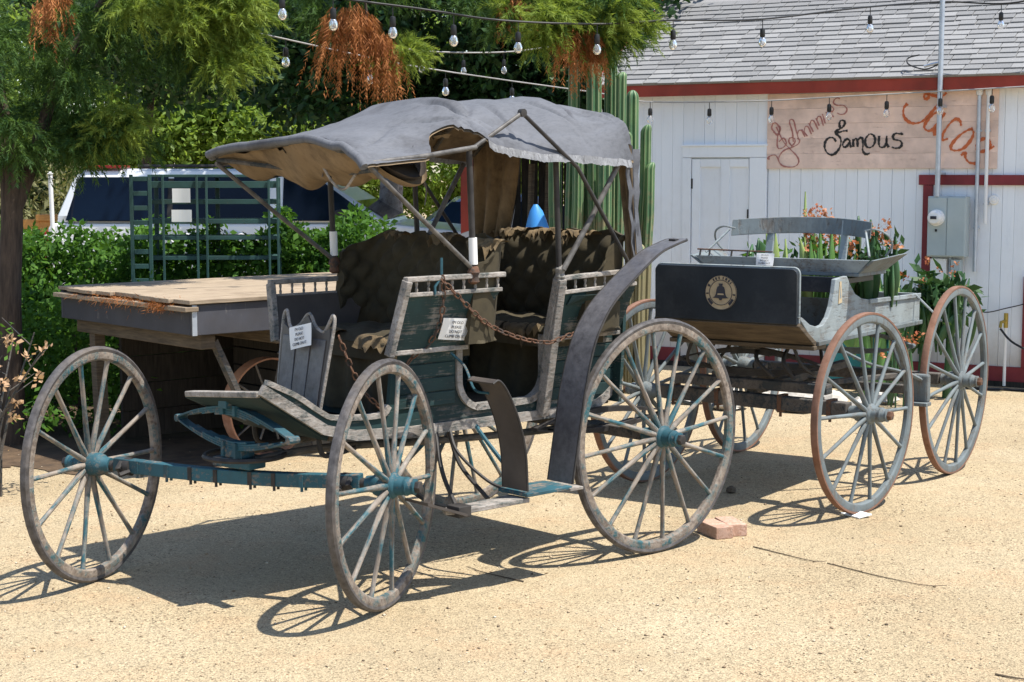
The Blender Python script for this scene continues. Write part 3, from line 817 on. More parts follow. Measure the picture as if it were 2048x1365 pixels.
fender([(1.115,.70,.905),(1.08,.70,.915),(1.035,.70,.87),(.985,.70,.78),(.95,.70,.69),(.925,.70,.58),(.915,.70,.425)], .155, 'fender', LEATHER2)
fender([(1.115,-.70,.905),(1.08,-.70,.915),(1.035,-.70,.87),(.985,-.70,.78),(.95,-.70,.69),(.925,-.70,.58),(.915,-.70,.425)], .155, 'fender', LEATHER2)
MB().box(.66,.93,.605,.79,.402,.418).build('step_plate', BLUE, surrey, bevel=.003)
MB().box(.60,.68,.61,.80,.396,.410).build('step_plate', TRIMW, surrey, bevel=.003)
# splintered lower board, and the irons that carry the step
MB().prism([(.905,.66),(.90,.775),(1.24,.735),(1.30,.69),(1.28,.645)], lambda u, v: (u, v, .375-.03*(u-.9)), lambda u, v: (u, v, .395-.03*(u-.9))).build('splintered_board', TRIMW, surrey, bevel=.003)
MB().prism([(1.24,.64),(1.24,.76),(1.42,.72),(1.46,.62)], lambda u, v: (u, v, .36+.35*(u-1.24)), lambda u, v: (u, v, .372+.35*(u-1.24))).build('curled_leather', LEATHER2, surrey)
MB().box(1.20,1.27,.66,.74,.352,.40).build('iron_clamp', IRON, surrey, bevel=.004)
for pts, r, m in (([(.83,.35,.65),(.86,.45,.60),(.84,.58,.48),(.82,.66,.40)], .010, BLUE), ([(.98,.34,.66),(1.0,.42,.56),(.93,.54,.44),(.88,.66,.40)], .008, IRON),
                  ([(1.05,.33,.66),(1.14,.48,.50),(1.20,.64,.38)], .010, IRON), ([(.98,.33,.66),(.97,.40,.50),(1.0,.62,.38)], .010, IRON)):
    MB().tube(spline(pts, 6), r, 6).build('step_iron', m, surrey, smooth=50)
# blue cord hanging from the front arm down to the fender
MB().tube(spline([(1.03,.41,1.00),(1.0,.47,.94),(1.06,.60,.86),(1.05,.68,.85)], 6), .006, 6).build('blue_cord', BLUE, surrey, smooth=50)
MB().tube([(1.16,.505,1.33),(1.16,.505,1.42)], .006, 6).tube([(1.16,.505,1.34),(1.20,.51,1.30),(1.20,.51,1.26)], .006, 6).build('arm_hook', BLUE, surrey, smooth=50)
# ------------------------------------------------------------------ the buckboard with the bell emblem
KO = (2.044, 10.0528); KH = 34.0
buck = thing('buckboard_wagon', (KO[0], KO[1], 0), frame_angle(KH),
             'grey buckboard wagon with black bell emblem dash and rusty wheel tyres', 'wagon')
KM = (GREYPAINT, RUSTTYRE, GREYPAINT, GREYPAINT)
KF = 1.315; KS = R(-6)
def ks(x, y, z=0): return (KF+x*math.cos(KS)-y*math.sin(KS), x*math.sin(KS)+y*math.cos(KS), z)
wheel(buck, 'kf', 1.055, 14, ks(0, TR, .5275), KS, .17, KM, False, 1.15)
wheel(buck, 'kf', 1.055, 14, ks(0, -TR, .5275), KS+math.pi, .05, KM, False, 1.15)
wheel(buck, 'kr', 1.112, 16, (0, TR, .556), 0, .1, KM, False, 1.15)
wheel(buck, 'kr', 1.112, 16, (0, -TR, .556), math.pi, .3, KM, False, 1.15)
a = MB().box(-.035,.035,-.60,.60,.50,.575)
fa = a.build('front_axle', BEAMWOOD, buck, loc=(KF,0,0), rot=(0,0,KS), bevel=.006)
MB().tube([(0,-.66,.5275),(0,.66,.5275)], .022, 10).build('axle_spindle', IRON, fa, smooth=40)
for y in (-.5,-.2,.2,.42,.5):
    MB().box(-.04,.04,y-.012,y+.012,.49,.585).tube([(.02,y,.5),(.02,y,.465)], .009, 6).build('axle_clip', RUST, fa)
MB().box(KF-.04,KF+.04,-.46,.46,.60,.655).build('bolster', BEAMWOOD, buck, bevel=.006)
a = MB().box(-.035,.035,-.60,.60,.525,.59)
ra = a.build('rear_axle', BEAMWOOD, buck, bevel=.006)
MB().tube([(0,-.66,.556),(0,.66,.556)], .022, 10).build('axle_spindle', IRON, ra, smooth=40)
MB().bar((KF,0,.585),(0,0,.61), .05, .045).build('reach_pole', BEAMWOOD, buck, bevel=.005)
for s in (-1, 1):
    MB().bar((KF-.08,s*.10,.60),(.25,s*.42,.59), .035, .03).build('hound_brace', BEAMWOOD, buck, bevel=.004)
for u in (KF, 0):
    q = MB()
    leaf_spring(q, .42, .735, .675, 0, 4, .042, 'y', (u, 0, 0), .009)
    leaf_spring(q, .42, .745, .825, 0, 4, .042, 'y', (u, 0, 0), .009)
    for s in (-1, 1): q.tube([(u-.024, s*.422, .74), (u+.024, s*.422, .74)], .015, 8)
    q.build('elliptic_spring', IRON if u else GREYPAINT, buck)
    MB().box(u-.035,u+.035,-.06,.06,.82,.868).build('spring_block', BEAMWOOD, buck, bevel=.004)
for s in (-1, 1):
    MB().tube(spline([(KF+.12,s*.30,.86),(KF+.10,s*.34,.76),(KF-.02,s*.36,.70),(KF-.2,s*.33,.70),(KF-.34,s*.25,.85)], 6), .010, 6).build('gear_iron', IRON, buck, smooth=50)
for y, w in ((-.25,.1),(.02,.14),(.2,.08)):
    MB().tube(spline([(KF-.05,y,.84),(KF+.09,y+w*.4,.77),(KF+.06,y+w,.68)], 5), .012, 6).build('shackle', IRON, buck, smooth=50)
# body
KB = .41
kp = [(1.645,1.035),(1.60,1.03),(1.50,.985),(1.40,.965),(1.33,.972),(1.27,1.005),(1.225,1.06),(1.195,1.13),(1.175,1.205),(1.02,1.215),(.97,1.165),(.90,1.11),(.80,1.078),(.66,1.062),(-.11,1.047),(-.11,.868),(1.43,.870)]
for s in (-1, 1):
    MB().prism(kp, lambda u, z: (u, s*KB-.013, z), lambda u, z: (u, s*KB+.013, z)).build('side_board', PALEPAINT, buck, bevel=.004)
    MB().box(-.12,1.42,s*(KB+.02)-.006,s*(KB+.02)+.010,.866,.89).build('bottom_rail', GREYPAINT, buck, bevel=.003)
    MB().bar((.70,s*(KB+.017),1.055),(-.10,s*(KB+.017),1.04), .014, .026).build('top_rail', PALEPAINT, buck, bevel=.003)
MB().box(-.11,1.42,-.40,.40,.872,.892).build('floor', PLANK, buck)
MB().prism([(1.43,.862),(1.648,.985),(1.632,1.005),(1.41,.885)], lambda u, z: (u,-.425,z), lambda u, z: (u,.425,z)).build('toe_board', OLDBROWN, buck, bevel=.004)
MB().box(1.30,1.46,-.43,.43,.845,.868).build('front_sill', OLDBROWN, buck, bevel=.004)
MB().box(-.125,-.105,-.40,.40,.872,1.05).build('tail_board', PALEPAINT, buck, bevel=.003)
MB().box(.60,.62,-.395,.395,.893,1.055).build('seat_partition', PALEPAINT, buck, bevel=.003)
# dash panel with rounded top corners
d = []
for cy, a0 in ((.385,0),(-.385,90)):
    d += [(cy+.03*math.cos(R(a0+18*i)), 1.252+.03*math.sin(R(a0+18*i))) for i in range(6)]
d += [(-.415,.995),(.415,.995)]
MB().prism(d, lambda y, z: (1.628+.02*(z-1), y, z), lambda y, z: (1.652+.02*(z-1), y, z)).build('dash_panel', DASHBLACK, buck, bevel=.003)
MB().tube([(1.628, y*1.003, z+.003) for y, z in [d[-1]]+d[:12]+[d[-2]]], .008, 6).build('dash_trim', PALEPAINT, buck, smooth=50)
# round emblem: disc, ring, bell, ring marks
emb = link('emblem', None, buck, (1.6585, -.018, 1.145), (0, 0, 0))
def ringpts(r0, r1, n=40): return [(r0, 0), (r1, 0)]
def disc(r, x0, x1, n=44): return MB().lathe([(r, x0), (r, x1)], n, (0,0,0), 'x')
disc(.092,-.004,.000).build('emblem_disc', EMBLEM, emb)
MB().lathe([(.0645,.0005),(.0645,.0018),(.0675,.0018),(.0675,.0005)], 44, (0,0,0), 'x', closed=True).build('emblem_ring', INK, emb)
MB().lathe([(.0895,.0005),(.0895,.0018),(.092,.0018),(.092,.0005)], 44, (0,0,0), 'x', closed=True).build('emblem_ring', INK, emb)
bell = [(-.046,-.028),(-.034,-.021),(-.027,-.006),(-.024,.016),(-.019,.029),(-.010,.035),(-.008,.041),(-.012,.043),(-.012,.048),(.012,.048),(.012,.043),(.008,.041),(.010,.035),(.019,.029),(.024,.016),(.027,-.006),(.034,-.021),(.046,-.028),(.010,-.031),(.006,-.040),(-.006,-.040),(-.010,-.031)]
MB().prism(bell, lambda y, z: (.0006,y,z), lambda y, z: (.003,y,z)).build('bell', INK, emb)
MB().prism([(-.018,-.012),(.020,-.012),(.017,-.004),(-.016,-.004)], lambda y, z: (.003,y,z), lambda y, z: (.0042,y,z)).build('bell_patch', EMBLEM, emb)  # gold patch across the bell
for a0, a1 in ((205,232),(308,335),(148,156),(182,187),(350,356),(62,70),(50,56),(40,44),(108,114),(120,125),(78,82),(95,100)):
    pl = [(.078*math.cos(R(a)), .078*math.sin(R(a))) for a in (a0, (a0+a1)/2, a1)]
    po = [((.071 if i < 3 else .085)*math.cos(R(a)), (.071 if i < 3 else .085)*math.sin(R(a))) for i, a in enumerate((a0,(a0+a1)/2,a1,a1,(a0+a1)/2,a0))]
    MB().prism(po, lambda y, z: (.0006,y,z), lambda y, z: (.002,y,z)).build('ring_mark', INK, emb)
# seat: flared box, riser and bent back board
MB().prism([(.96,1.225),(.98,1.30),(.96,1.30),(.94,1.225)], lambda u, z: (u,-.46-.07*(z-1.225)/.075,z), lambda u, z: (u,.46+.07*(z-1.225)/.075,z)).build('seat_front', PALEPAINT, buck, bevel=.003)
for s in (-1, 1):
    MB().prism([(.58,1.225),(.96,1.225),(.985,1.30),(.56,1.325)], lambda u, z: (u, s*(.46+.10*(z-1.225)/.08)-.010, z), lambda u, z: (u, s*(.46+.10*(z-1.225)/.08)+.010, z)).build('seat_end', GREYPAINT, buck, bevel=.003)
    MB().box(1.02,1.15,s*.40-.012,s*.40+.012,1.0,1.205).box(.62,1.1,s*.395-.02,s*.395+.02,1.17,1.2).build('seat_riser', DASHBLACK, buck, bevel=.003)
MB().box(.57,.97,-.47,.47,1.208,1.226).build('seat_board', GREYPAINT, buck, bevel=.003)
MB().box(1.00,1.02,-.39,.39,1.12,1.205).build('riser_front', DASHBLACK, buck, bevel=.003)
def backp(t): return (.64-.10*(1-t*t)*1.0+.07*t*t, .43*t, 1.452+.018*(1-t*t))
bp = MB()
P = [backp(-1+i/12) for i in range(25)]
n0 = 0
for i, (u, v, z) in enumerate(P): bp.v += [(u+.012,v,z-.047),(u-.0,v,z-.047),(u-.02,v,z+.047),(u-.008,v,z+.047)]
for i in range(24):
    for k in range(4): bp.f.append((i*4+k, i*4+(k+1) % 4, i*4+4+(k+1) % 4, i*4+4+k))
bp.f += [(3,2,1,0), (96,97,98,99)]
sb = bp.build('seat_back_board', GREYPAINT, buck, bevel=.003)
for v in (-.235, .225):
    MB().bar((.63,v,1.22),(.565,v,1.50), .045, .02, (1,0,0)).build('back_stay', PALEPAINT, buck, bevel=.003)
for s in (-1, 1):
    MB().tube(spline([(.72,s*.40,1.45),(.74,s*.47,1.46),(.72,s*.53,1.43),(.68,s*.545,1.37),(.66,s*.50,1.31)], 6), .006, 6).build('arm_iron', PALEPAINT, buck, smooth=50)
    MB().tube([(.90,s*.50,1.315),(.76,s*.42,1.445)], .007, 6).build('arm_iron', PALEPAINT, buck, smooth=50)
for v in (-.50,-.44,-.30,-.2): MB().tube([(.975,v,1.30),(.965,v,1.335)], .006, 6).build('seat_pin', IRON, buck)
MB().tube([(.965,-.52,1.335),(.96,-.05,1.33)], .005, 6).build('seat_rod', RUST, buck, smooth=50)
# painted number plate on the riser, brake gear
MB().prism([(1.09,1.075),(1.14,1.07),(1.125,1.19),(1.105,1.19)], lambda u, z: (u, KB+.014, z), lambda u, z: (u, KB+.017, z)).build('riser_mark', EMBLEM, buck)
MB().prism([(1.105,1.10),(1.125,1.10),(1.117,1.165)], lambda u, z: (u, KB+.0165, z), lambda u, z: (u, KB+.018, z)).build('riser_mark', PALEPAINT, buck)
bs = MB().box(.545,.60,.64,.74,.49,.65).build('brake_shoe', GREYPAINT, buck, bevel=.012)
MB().box(.56,.64,.63,.75,.475,.495).build('shoe_bracket', GREYPAINT, bs, bevel=.003)
MB().tube(spline([(.60,.66,.64),(.72,.60,.68),(.85,.5,.72),(1.0,.40,.80)], 6), .010, 6).build('brake_rod', GREYPAINT, buck, smooth=50)
MB().tube(spline([(.60,.70,.62),(.78,.66,.70),(.82,.62,.82)], 6), .012, 6).build('brake_rod', GREYPAINT, buck, smooth=50)
MB().bar((.59,-.6,.56),(.59,.64,.56), .05, .05).build('brake_beam', BEAMWOOD, buck, bevel=.005)
MB().tube([(-.02,.425,1.05),(.0,.60,.90)], .007, 6).build('bed_stay', PALEPAINT, buck, smooth=50)

# ------------------------------------------------------------------ notices, chains, bricks
def text_mesh(s, size, m):
    cu = bpy.data.curves.new('lettering', 'FONT'); cu.body = s; cu.size = size; cu.align_x = 'CENTER'; cu.align_y = 'CENTER'; cu.extrude = .0004
    o = bpy.data.objects.new('tmp', cu); col.objects.link(o)
    bpy.context.view_layer.update()
    me = bpy.data.meshes.new_from_object(o.evaluated_get(bpy.context.evaluated_depsgraph_get()))
    bpy.data.objects.remove(o); me.materials.append(m)
    return me
def notice(origin, xdir, ydir, w, h, label, tilt=0):
    x = Vector(xdir).normalized(); y = Vector(ydir); y = (y-x*y.dot(x)).normalized(); z = x.cross(y)
    M4 = Matrix((x, y, z)).transposed().to_4x4(); M4.translation = Vector(origin)
    o = link('paper_notice', None); o.matrix_world = M4 @ Matrix.Rotation(tilt, 4, 'Z')
    tag(o, label, 'notice', 'printed notices on the carriages')
    def sheet(a, b): return ((a-.5)*w, (b-.5)*h, .004+.004*math.sin(a*3+b*2))
    sh = MB().grid(sheet, 6, 6)
    n0 = len(sh.v); sh.grid(lambda a, b: (lambda p: (p[0], p[1], p[2]-.0012))(sheet(a, b)), 6, 6)
    sh.build('sheet', PAPER, o, fix=False)
    for i, t in enumerate(("I'M OLD", 'PLEASE', 'DO NOT', 'CLIMB ON IT')):
        link('lettering', text_mesh(t, h*.185, INK), o, (0, h*(.32-.215*i), .0105))
    return o
def sw(u, v, z): return to_world(SO, SH, u, v, z)
def sdir(u, v, z): return to_world((0,0), SH, u, v, z)
notice(sw(1.045,.455,1.108), sdir(-1,0,-.10), sdir(0,.28,1), .165, .098, 'white printed notice hung by chain on the green seat side', 0)
notice(sw(1.648,.17,1.095), sdir(0,1,.22), sdir(-.12,0,1), .150, .095, 'white printed notice pinned crooked on the black leather dash', 0)
def kw(u, v, z): return to_world(KO, KH, u, v, z)
def kdir(u, v, z): return to_world((0,0), KH, u, v, z)
notice(kw(.99,-.08,1.288), kdir(0,1,0), kdir(-.2,0,1), .105, .07, 'small white notice on the pale buckboard seat front', 0)

def chain(pts, label, step=.034):
    P = spline(pts, 10); d = [0]
    for i in range(1, len(P)): d.append(d[-1]+(P[i]-P[i-1]).length)
    o = thing('rusty_chain', tuple(P[0]), 0, label, 'chain', 'chains on the surrey')
    base = P[0].copy()
    if 'link' not in _cache:
        a, b, w = .017, .0095, .0036
        lp = [(a*math.copysign(1, math.cos(t))*.45+a*.75*math.cos(t)*.75, b*math.sin(t), 0) for t in [2*math.pi*k/14 for k in range(14)]]
        _cache['link'] = MB().tube(lp, w, 6, closed=True).mesh('chain_link', RUST, 50)
    n = max(2, int(d[-1]/step))
    for k in range(n+1):
        s = d[-1]*k/n; i = max(1, next((j for j in range(1, len(d)) if d[j] >= s-1e-9), len(d)-1))
        t = (s-d[i-1])/(d[i]-d[i-1]+1e-9); p = P[i-1].lerp(P[i], t); dr = (P[i]-P[i-1]).normalized()
        q = dr.to_track_quat('X', 'Z') @ Matrix.Rotation(R(45+90*(k % 2)), 3, 'X').to_quaternion()
        l = link('chain_link', _cache['link'], o, p-base); l.rotation_mode = 'QUATERNION'; l.rotation_quaternion = q
    return o
chain([sw(*p) for p in ((1.16,.515,1.33),(1.145,.50,1.24),(1.15,.475,1.13),(1.17,.43,1.05),(1.22,.38,.99),(1.27,.36,.92))], 'rusty chain hanging straight down the green seat side')
chain([sw(*p) for p in ((1.16,.52,1.32),(1.06,.515,1.24),(.94,.505,1.15),(.84,.505,1.095),(.70,.52,1.045),(.56,.53,1.02),(.47,.535,1.035),(.36,.53,1.06),(.2,.52,1.10))], 'rusty chain slung across the rear door opening of the surrey')
chain([sw(*p) for p in ((1.57,.335,1.09),(1.53,.335,1.0),(1.49,.33,.93),(1.44,.32,.86),(1.37,.335,.79))], 'rusty chain hanging from the dash iron')

def brick(loc, rz, label, L=.20, W_=.095, H=.06):
    b = MB().box(-L/2,L/2,-W_/2,W_/2,0,H)
    o = b.build('brick', BRICK, None, bevel=.004, loc=loc, rot=(0,0,rz))
    return tag(o, label, 'brick', 'bricks chocking the wheel')
brick((1.0, 7.99, 0), R(112), 'pale clay brick wedged against the grey surrey wheel')
brick((1.085, 8.05, 0), R(104), 'pale clay brick lying beyond the wedged brick')
# ------------------------------------------------------------------ ground
g = MB()
GX = [-300,-60,-20,-8,-4,0,4,8,20,60,300]; GY = [-60,-6,2,5,8,11,14,18,30,80,400]
g.v = [(x, y, 0) for x in GX for y in GY]
g.f = [(i*11+j, (i+1)*11+j, (i+1)*11+j+1, i*11+j+1) for i in range(10) for j in range(10)]
tag(g.build('ground', SAND), kind='structure')
# planting soil behind the wagons, ragged edge; its darkened colour also paints in shade
edge = [(-9,9.85),(-4.2,9.9),(-3.4,9.65),(-3.0,9.85),(-2.6,9.6),(-2.2,9.82),(-1.9,9.75),(-1.6,10.05),(-1.45,10.6),(-1.25,11.3),(-.9,11.9),(-.6,12.6),(-.9,14.2),(-9,14.2)]
e2 = [(p.x+.04*math.sin(i*2.7), p.y+.04*math.sin(i*3.9)) for i, p in enumerate(spline([(x, y, 0) for x, y in edge], 6))]
so = MB(); so.v = [(x, y, .005) for x, y in e2]; so.f = [tuple(range(len(e2)))]
tag(so.build('planting_bed', SOIL), kind='structure')

# ------------------------------------------------------------------ white shed with the taco sign
WO = (2.70, 14.38); WH = 30.0
shed = thing('white_shed', (WO[0], WO[1], 0), frame_angle(WH),
             'white board shed with red fascia and grey shingle roof', 'building')
# local x points out of the wall towards the yard, local y runs along it
VL, VR = -2.02, 2.5
wall = MB().box(-.06,-.0225,VL,VR,.06,2.60).box(-3.0,-.06,VL,VL+.03,.06,2.60).build('wall', WBOARD, shed)
rb_ = random.Random(3); v = VL; boards = []
while v < VR:
    w = rb_.uniform(.088, .108); v1 = min(v+w, VR)
    boards.append((v, v1)); v = v1+rb_.uniform(.001, .0025)
DO0, DO1, DOZ = -1.325, -.515, 2.0
for (a, b) in boards:
    c = (a+b)/2
    z0 = .165
    if DO0+.01 < c < DO1-.01: z0 = DOZ+.002
    th = rb_.uniform(-.002, .002)
    MB().box(-.022, th, a, b, z0, 2.56).build('wall_board', WBOARD, wall, bevel=.002)
for a, b in ((VL, DO0-.01), (DO1+.01, VR)):
    MB().box(-.02,.016,a,b,.045,.168).build('base_board', MAROON, shed, bevel=.003)
MB().box(-.05,.02,VL,VR,.0,.045).build('dark_gap_strip', SHEDWOOD, shed)  # dark strip that paints the shaded gap below the base boards
# door with casing and two tall panels
door = MB().box(-.03,-.006,-1.235,-.682,.10,1.885).build('door', WBOARD, shed)
for a, b, z0, z1 in ((-1.235,-1.155,.10,1.885),(-.955,-.868,.10,1.885),(-.745+.055,-.682,.10,1.885),(-1.155,-.955,1.815,1.885),(-.868,-.69,1.815,1.885),(-1.155,-.955,.10,.22),(-.868,-.69,.10,.22)):
    MB().box(-.006,.010,a+.001,b-.001,z0,z1).build('door_stile', WBOARD, door, bevel=.002)
for z in (1.62, .5): MB().box(.002,.012,-1.245,-1.225,z,z+.09).build('hinge', IRON, door)
MB().lathe([(.006,.004),(.012,.02),(.024,.028),(.026,.042),(.016,.052),(.004,.054)], 12, (0,-.70,1.02), 'x').build('door_knob', IRON, door, smooth=40)
MB().box(.004,.012,-.698,-.684,1.36,1.44).build('latch', IRON, door)
for a, b, z0, z1 in ((-1.325,-1.242,.08,1.897),(-.675,-.515,.08,1.897),(-1.325,-.515,1.90,1.998)):
    MB().box(-.02,.022,a,b,z0,z1).build('door_casing', WBOARD, shed, bevel=.003)
MB().box(-.02,.034,-1.335,-.505,1.998,2.016).build('drip_cap', WBOARD, shed, bevel=.003)
# roof: deck, fascia, shingle tabs laid course by course
PT = .58; EU = .13; EZ = 2.56; SL = math.hypot(1, PT)
def roofp(d, v, h=0):      # d metres up the slope from the eave edge
    return (EU-d/SL-h*-PT/SL*1.0, v, EZ+d*PT/SL+h/SL)
roof = MB().add([roofp(0,-2.2),roofp(0,2.7),roofp(3.6,2.7),roofp(3.6,-2.2),roofp(0,-2.2,-.03),roofp(0,2.7,-.03),roofp(3.6,2.7,-.03),roofp(3.6,-2.2,-.03)],
                [(0,1,2,3),(7,6,5,4),(0,4,5,1),(1,5,6,2),(2,6,7,3),(3,7,4,0)]).build('roof', SHINGLE, shed)
MB().box(.104,.126,-2.2,2.7,2.447,2.548).build('fascia', RED, shed, bevel=.003)
MB().box(-.02,.104,-2.2,2.7,2.50,2.515).build('soffit', WBOARD, shed)
MB().bar((.13,-2.205,2.50),(-2.9,-2.205,2.50+3.03*PT), .022, .11).build('rake_board', RED, shed, bevel=.003)
tabs = []
for w in (.085, .10, .115, .07):
    m_ = MB(); ex, th = .112, .014
    m_.v = [(0,-w,.001),(0,w,.001),(0,w,.001+th),(0,-w,.001+th),(-ex,-w,.0),(-ex,w,.0),(-ex,w,.004),(-ex,-w,.004)]
    m_.f = [(0,1,2,3),(7,6,5,4),(3,2,6,7),(0,4,5,1),(1,5,6,2),(0,3,7,4)]
    tabs.append((w, m_.mesh('shingle', SHINGLE)))
pitch = math.atan(PT); rs = random.Random(11)
row = 0; d = -.012; cnt = 0
rest = MB()
while row < 18:
    v = -2.2-rs.uniform(0,.12)
    while v < 1.95:
        w, me_ = rs.choice(tabs)
        if v+w > -2.12 and cnt < 300:
            p = roofp(d+rs.uniform(-.005,.005)+.0*w, v+w, rs.uniform(0,.004))
            link('shingle', me_, roof, p, (0, pitch+rs.uniform(-.015,.012), rs.uniform(-.012,.012))); cnt += 1
        elif v+w > -2.12:
            p = Vector(roofp(d+rs.uniform(-.005,.005), v+w, rs.uniform(0,.004))); ro = Matrix.Rotation(pitch+rs.uniform(-.015,.012), 3, 'Y')
            rest.add([p+ro @ q.co for q in me_.vertices], [tuple(f.vertices) for f in me_.polygons])
        v += 2*w+rs.uniform(.004,.010)
    d += .094; row += 1
rest.build('shingle_courses', SHINGLE, roof)['kind'] = 'stuff'

# sign board and brush lettering
sign = thing('painted_sign', tuple(to_world(WO, WH, .004, 0, 0)), frame_angle(WH),
             'faded pink plank sign with hand painted cursive lettering under the red fascia', 'sign')
for k in range(5):
    z0 = 1.80+k*.1295
    MB().box(.0,.020+.0006*(k % 2),-.514,1.488,z0,z0+.1285).build('sign_plank', SIGN, sign, bevel=.0015)
def sxy(x, y):
    yt = 120-(x-70)*.026; yb = 718+(x-70)*.009
    return (-.514+(x-70)/1885*2.0, 2.445-(y-yt)/(yb-yt)*.647)
def stroke(pts, r, m, name='lettering'):
    P = spline([(.0225, *sxy(x, y)) for x, y in pts], 5)
    o = MB().ribbon(P, (1,0,0), .0035, [max(r*.35, r*(1.0+.35*math.sin(i*.37+len(P))+.25*math.sin(i*1.9+r*900))) for i in range(len(P))])
    return o.build(name, m, sign, fix=False)
J = .0095
for pts in ([(120,350),(110,390),(135,420),(165,440),(182,400),(150,350),(120,350)],            # J upper loop
            [(125,420),(165,450),(185,395),(175,370)],
            [(165,430),(160,520),(175,555),(215,545),(240,510),(215,470),(175,500)],
            [(150,380),(215,500),(275,560),(335,620),(350,665),(320,700),(260,705),(205,690),(175,650),(190,600),(230,565),(290,545),(340,520),(355,490),(335,470)],
            [(175,650),(150,610),(110,610),(80,632),(95,640)],                                     # tail flourish
            [(290,540),(262,500),(270,470),(305,470),(315,500),(290,530),(262,510)],               # o
            [(300,500),(290,420),(265,345),(275,320),(300,330),(320,400),(345,480)],               # h
            [(335,440),(345,410),(370,410),(400,460)],
            [(370,400),(420,455)],[(392,420),(400,380),(425,380),(455,440)],                       # n
            [(430,350),(470,420)],[(440,370),(450,330),(475,335),(510,400)],                       # n
            [(490,310),(520,370)],[(500,330),(505,300),(530,300),(555,370)],
            [(545,275),(570,350)],[(575,260),(600,330),(585,290),(600,235)],                       # i e
            [(600,250),(620,215),(640,240),(615,270),(640,300)],
            [(690,150),(665,145),(640,165),(640,190),(670,205),(720,205),(750,235),(735,270),(700,280),(670,268)]):  # s
    stroke(pts, J, DULLRED)
F = .0165
for pts in ([(700,395),(690,360),(700,330),(728,330),(735,355),(715,385),(690,400),(670,410),(690,425),(720,415),(760,412)],      # F
            [(668,405),(660,430),(700,470),(705,520),(685,570),(640,608),(595,595),(570,550),(575,500),(605,470),(640,470),(665,500)],
            [(780,500),(765,480),(740,490),(722,520),(730,545),(755,540),(775,510),(782,490)],[(782,488),(785,530),(795,548)],    # a
            [(805,480),(812,545)],[(810,505),(825,478),(842,490),(846,545)],[(846,500),(862,472),(884,478),(890,530),(888,570),(905,600),(930,605),(948,595)],   # m
            [(940,440),(910,480),(912,530),(940,552),(975,535),(990,490),(975,450),(945,438)],                                  # o
            [(1022,455),(1020,510),(1030,545),(1060,548),(1080,520),(1084,455)],[(1084,460),(1086,520),(1102,550)],              # u
            [(1205,435),(1190,440),(1160,435),(1135,455),(1145,485),(1190,495),(1208,520),(1195,550),(1155,558),(1128,548)],[(1205,432),(1208,450)]):  # s
    stroke(pts, F, BLACKP)
T = .021
for pts in ([(1245,190),(1218,225),(1215,280),(1240,325),(1290,352),(1350,345),(1400,310),(1450,250),(1490,190),(1520,130)],      # T stem
            [(1400,105),(1378,120),(1380,148),(1402,150),(1415,128),(1395,105),(1440,120),(1490,130),(1535,120),(1552,100)],
            [(1480,260),(1430,300),(1395,350),(1385,390),(1415,415),(1455,400),(1500,340),(1530,290)],[(1545,265),(1500,360),(1468,420),(1470,455)],   # a
            [(1675,375),(1665,335),(1635,318),(1595,345),(1550,410),(1525,465),(1535,492),(1575,480)],                          # c
            [(1765,400),(1730,410),(1670,450),(1610,520),(1600,565),(1640,580),(1700,560),(1755,490),(1772,430),(1755,400)],      # o
            [(1900,500),(1870,480),(1820,500),(1798,550),(1810,590),(1860,585),(1910,560),(1935,545)],[(1900,500),(1905,540),(1890,560)],
            [(1800,690),(1745,680),(1715,640),(1712,600),(1680,620)]):                                                             # s and tail
    stroke(pts, T, ORANGE)

# electrical service on the wall
def W3(u, v, z): return tuple(to_world(WO, WH, u, v, z))
def wthing(name, label, cat, group=None):
    return thing(name, W3(0, 0, 0), frame_angle(WH), label, cat, group)
fr_ = wthing('red_door_frame', 'dark red frame boards round the plank hatch beside the meter', 'frame')
MB().box(.0,.034,.847,2.45,1.664,1.748).build('head_board', MAROON, fr_, bevel=.003)
MB().box(.0,.032,.885,.965,.17,1.662).build('jamb_board', MAROON, fr_, bevel=.003)
MB().box(.0,.032,1.735,1.815,.17,.92).build('jamb_board', MAROON, fr_, bevel=.003)
mb_ = wthing('meter_box', 'grey electric meter cabinet with round glass meter', 'meter')
MB().box(.034,.16,.965,1.285,1.07,1.572).build('cabinet', GREYBOX, mb_, bevel=.008)
MB().box(.16,.168,.972,1.125,1.08,1.56).build('cabinet_door', GREYBOX, mb_, bevel=.004)
MB().box(.16,.168,1.131,1.278,1.08,1.56).build('cabinet_door', GREYBOX, mb_, bevel=.004)
MB().lathe([(.068,.168),(.068,.19),(.058,.192),(.058,.24),(.045,.262),(.01,.268)], 24, (0,1.045,1.395), 'x').build('meter_glass', PAPER, mb_, smooth=40)
MB().box(.262,.272,1.02,1.07,1.385,1.41).build('meter_dial', INK, mb_)
MB().box(.168,.18,1.035,1.05,1.28,1.30).build('seal', IRON, mb_)
MB().box(.034,.12,.985,1.12,.86,1.055).build('lower_box', PAPER, mb_, bevel=.006)
MB().box(.034,.13,1.16,1.24,.93,1.05).build('lower_box', GREYBOX, mb_, bevel=.006)
MB().tube([(.07,1.14,1.07),(.07,1.14,.80)], .014, 10).build('short_conduit', GALV, mb_, smooth=40)
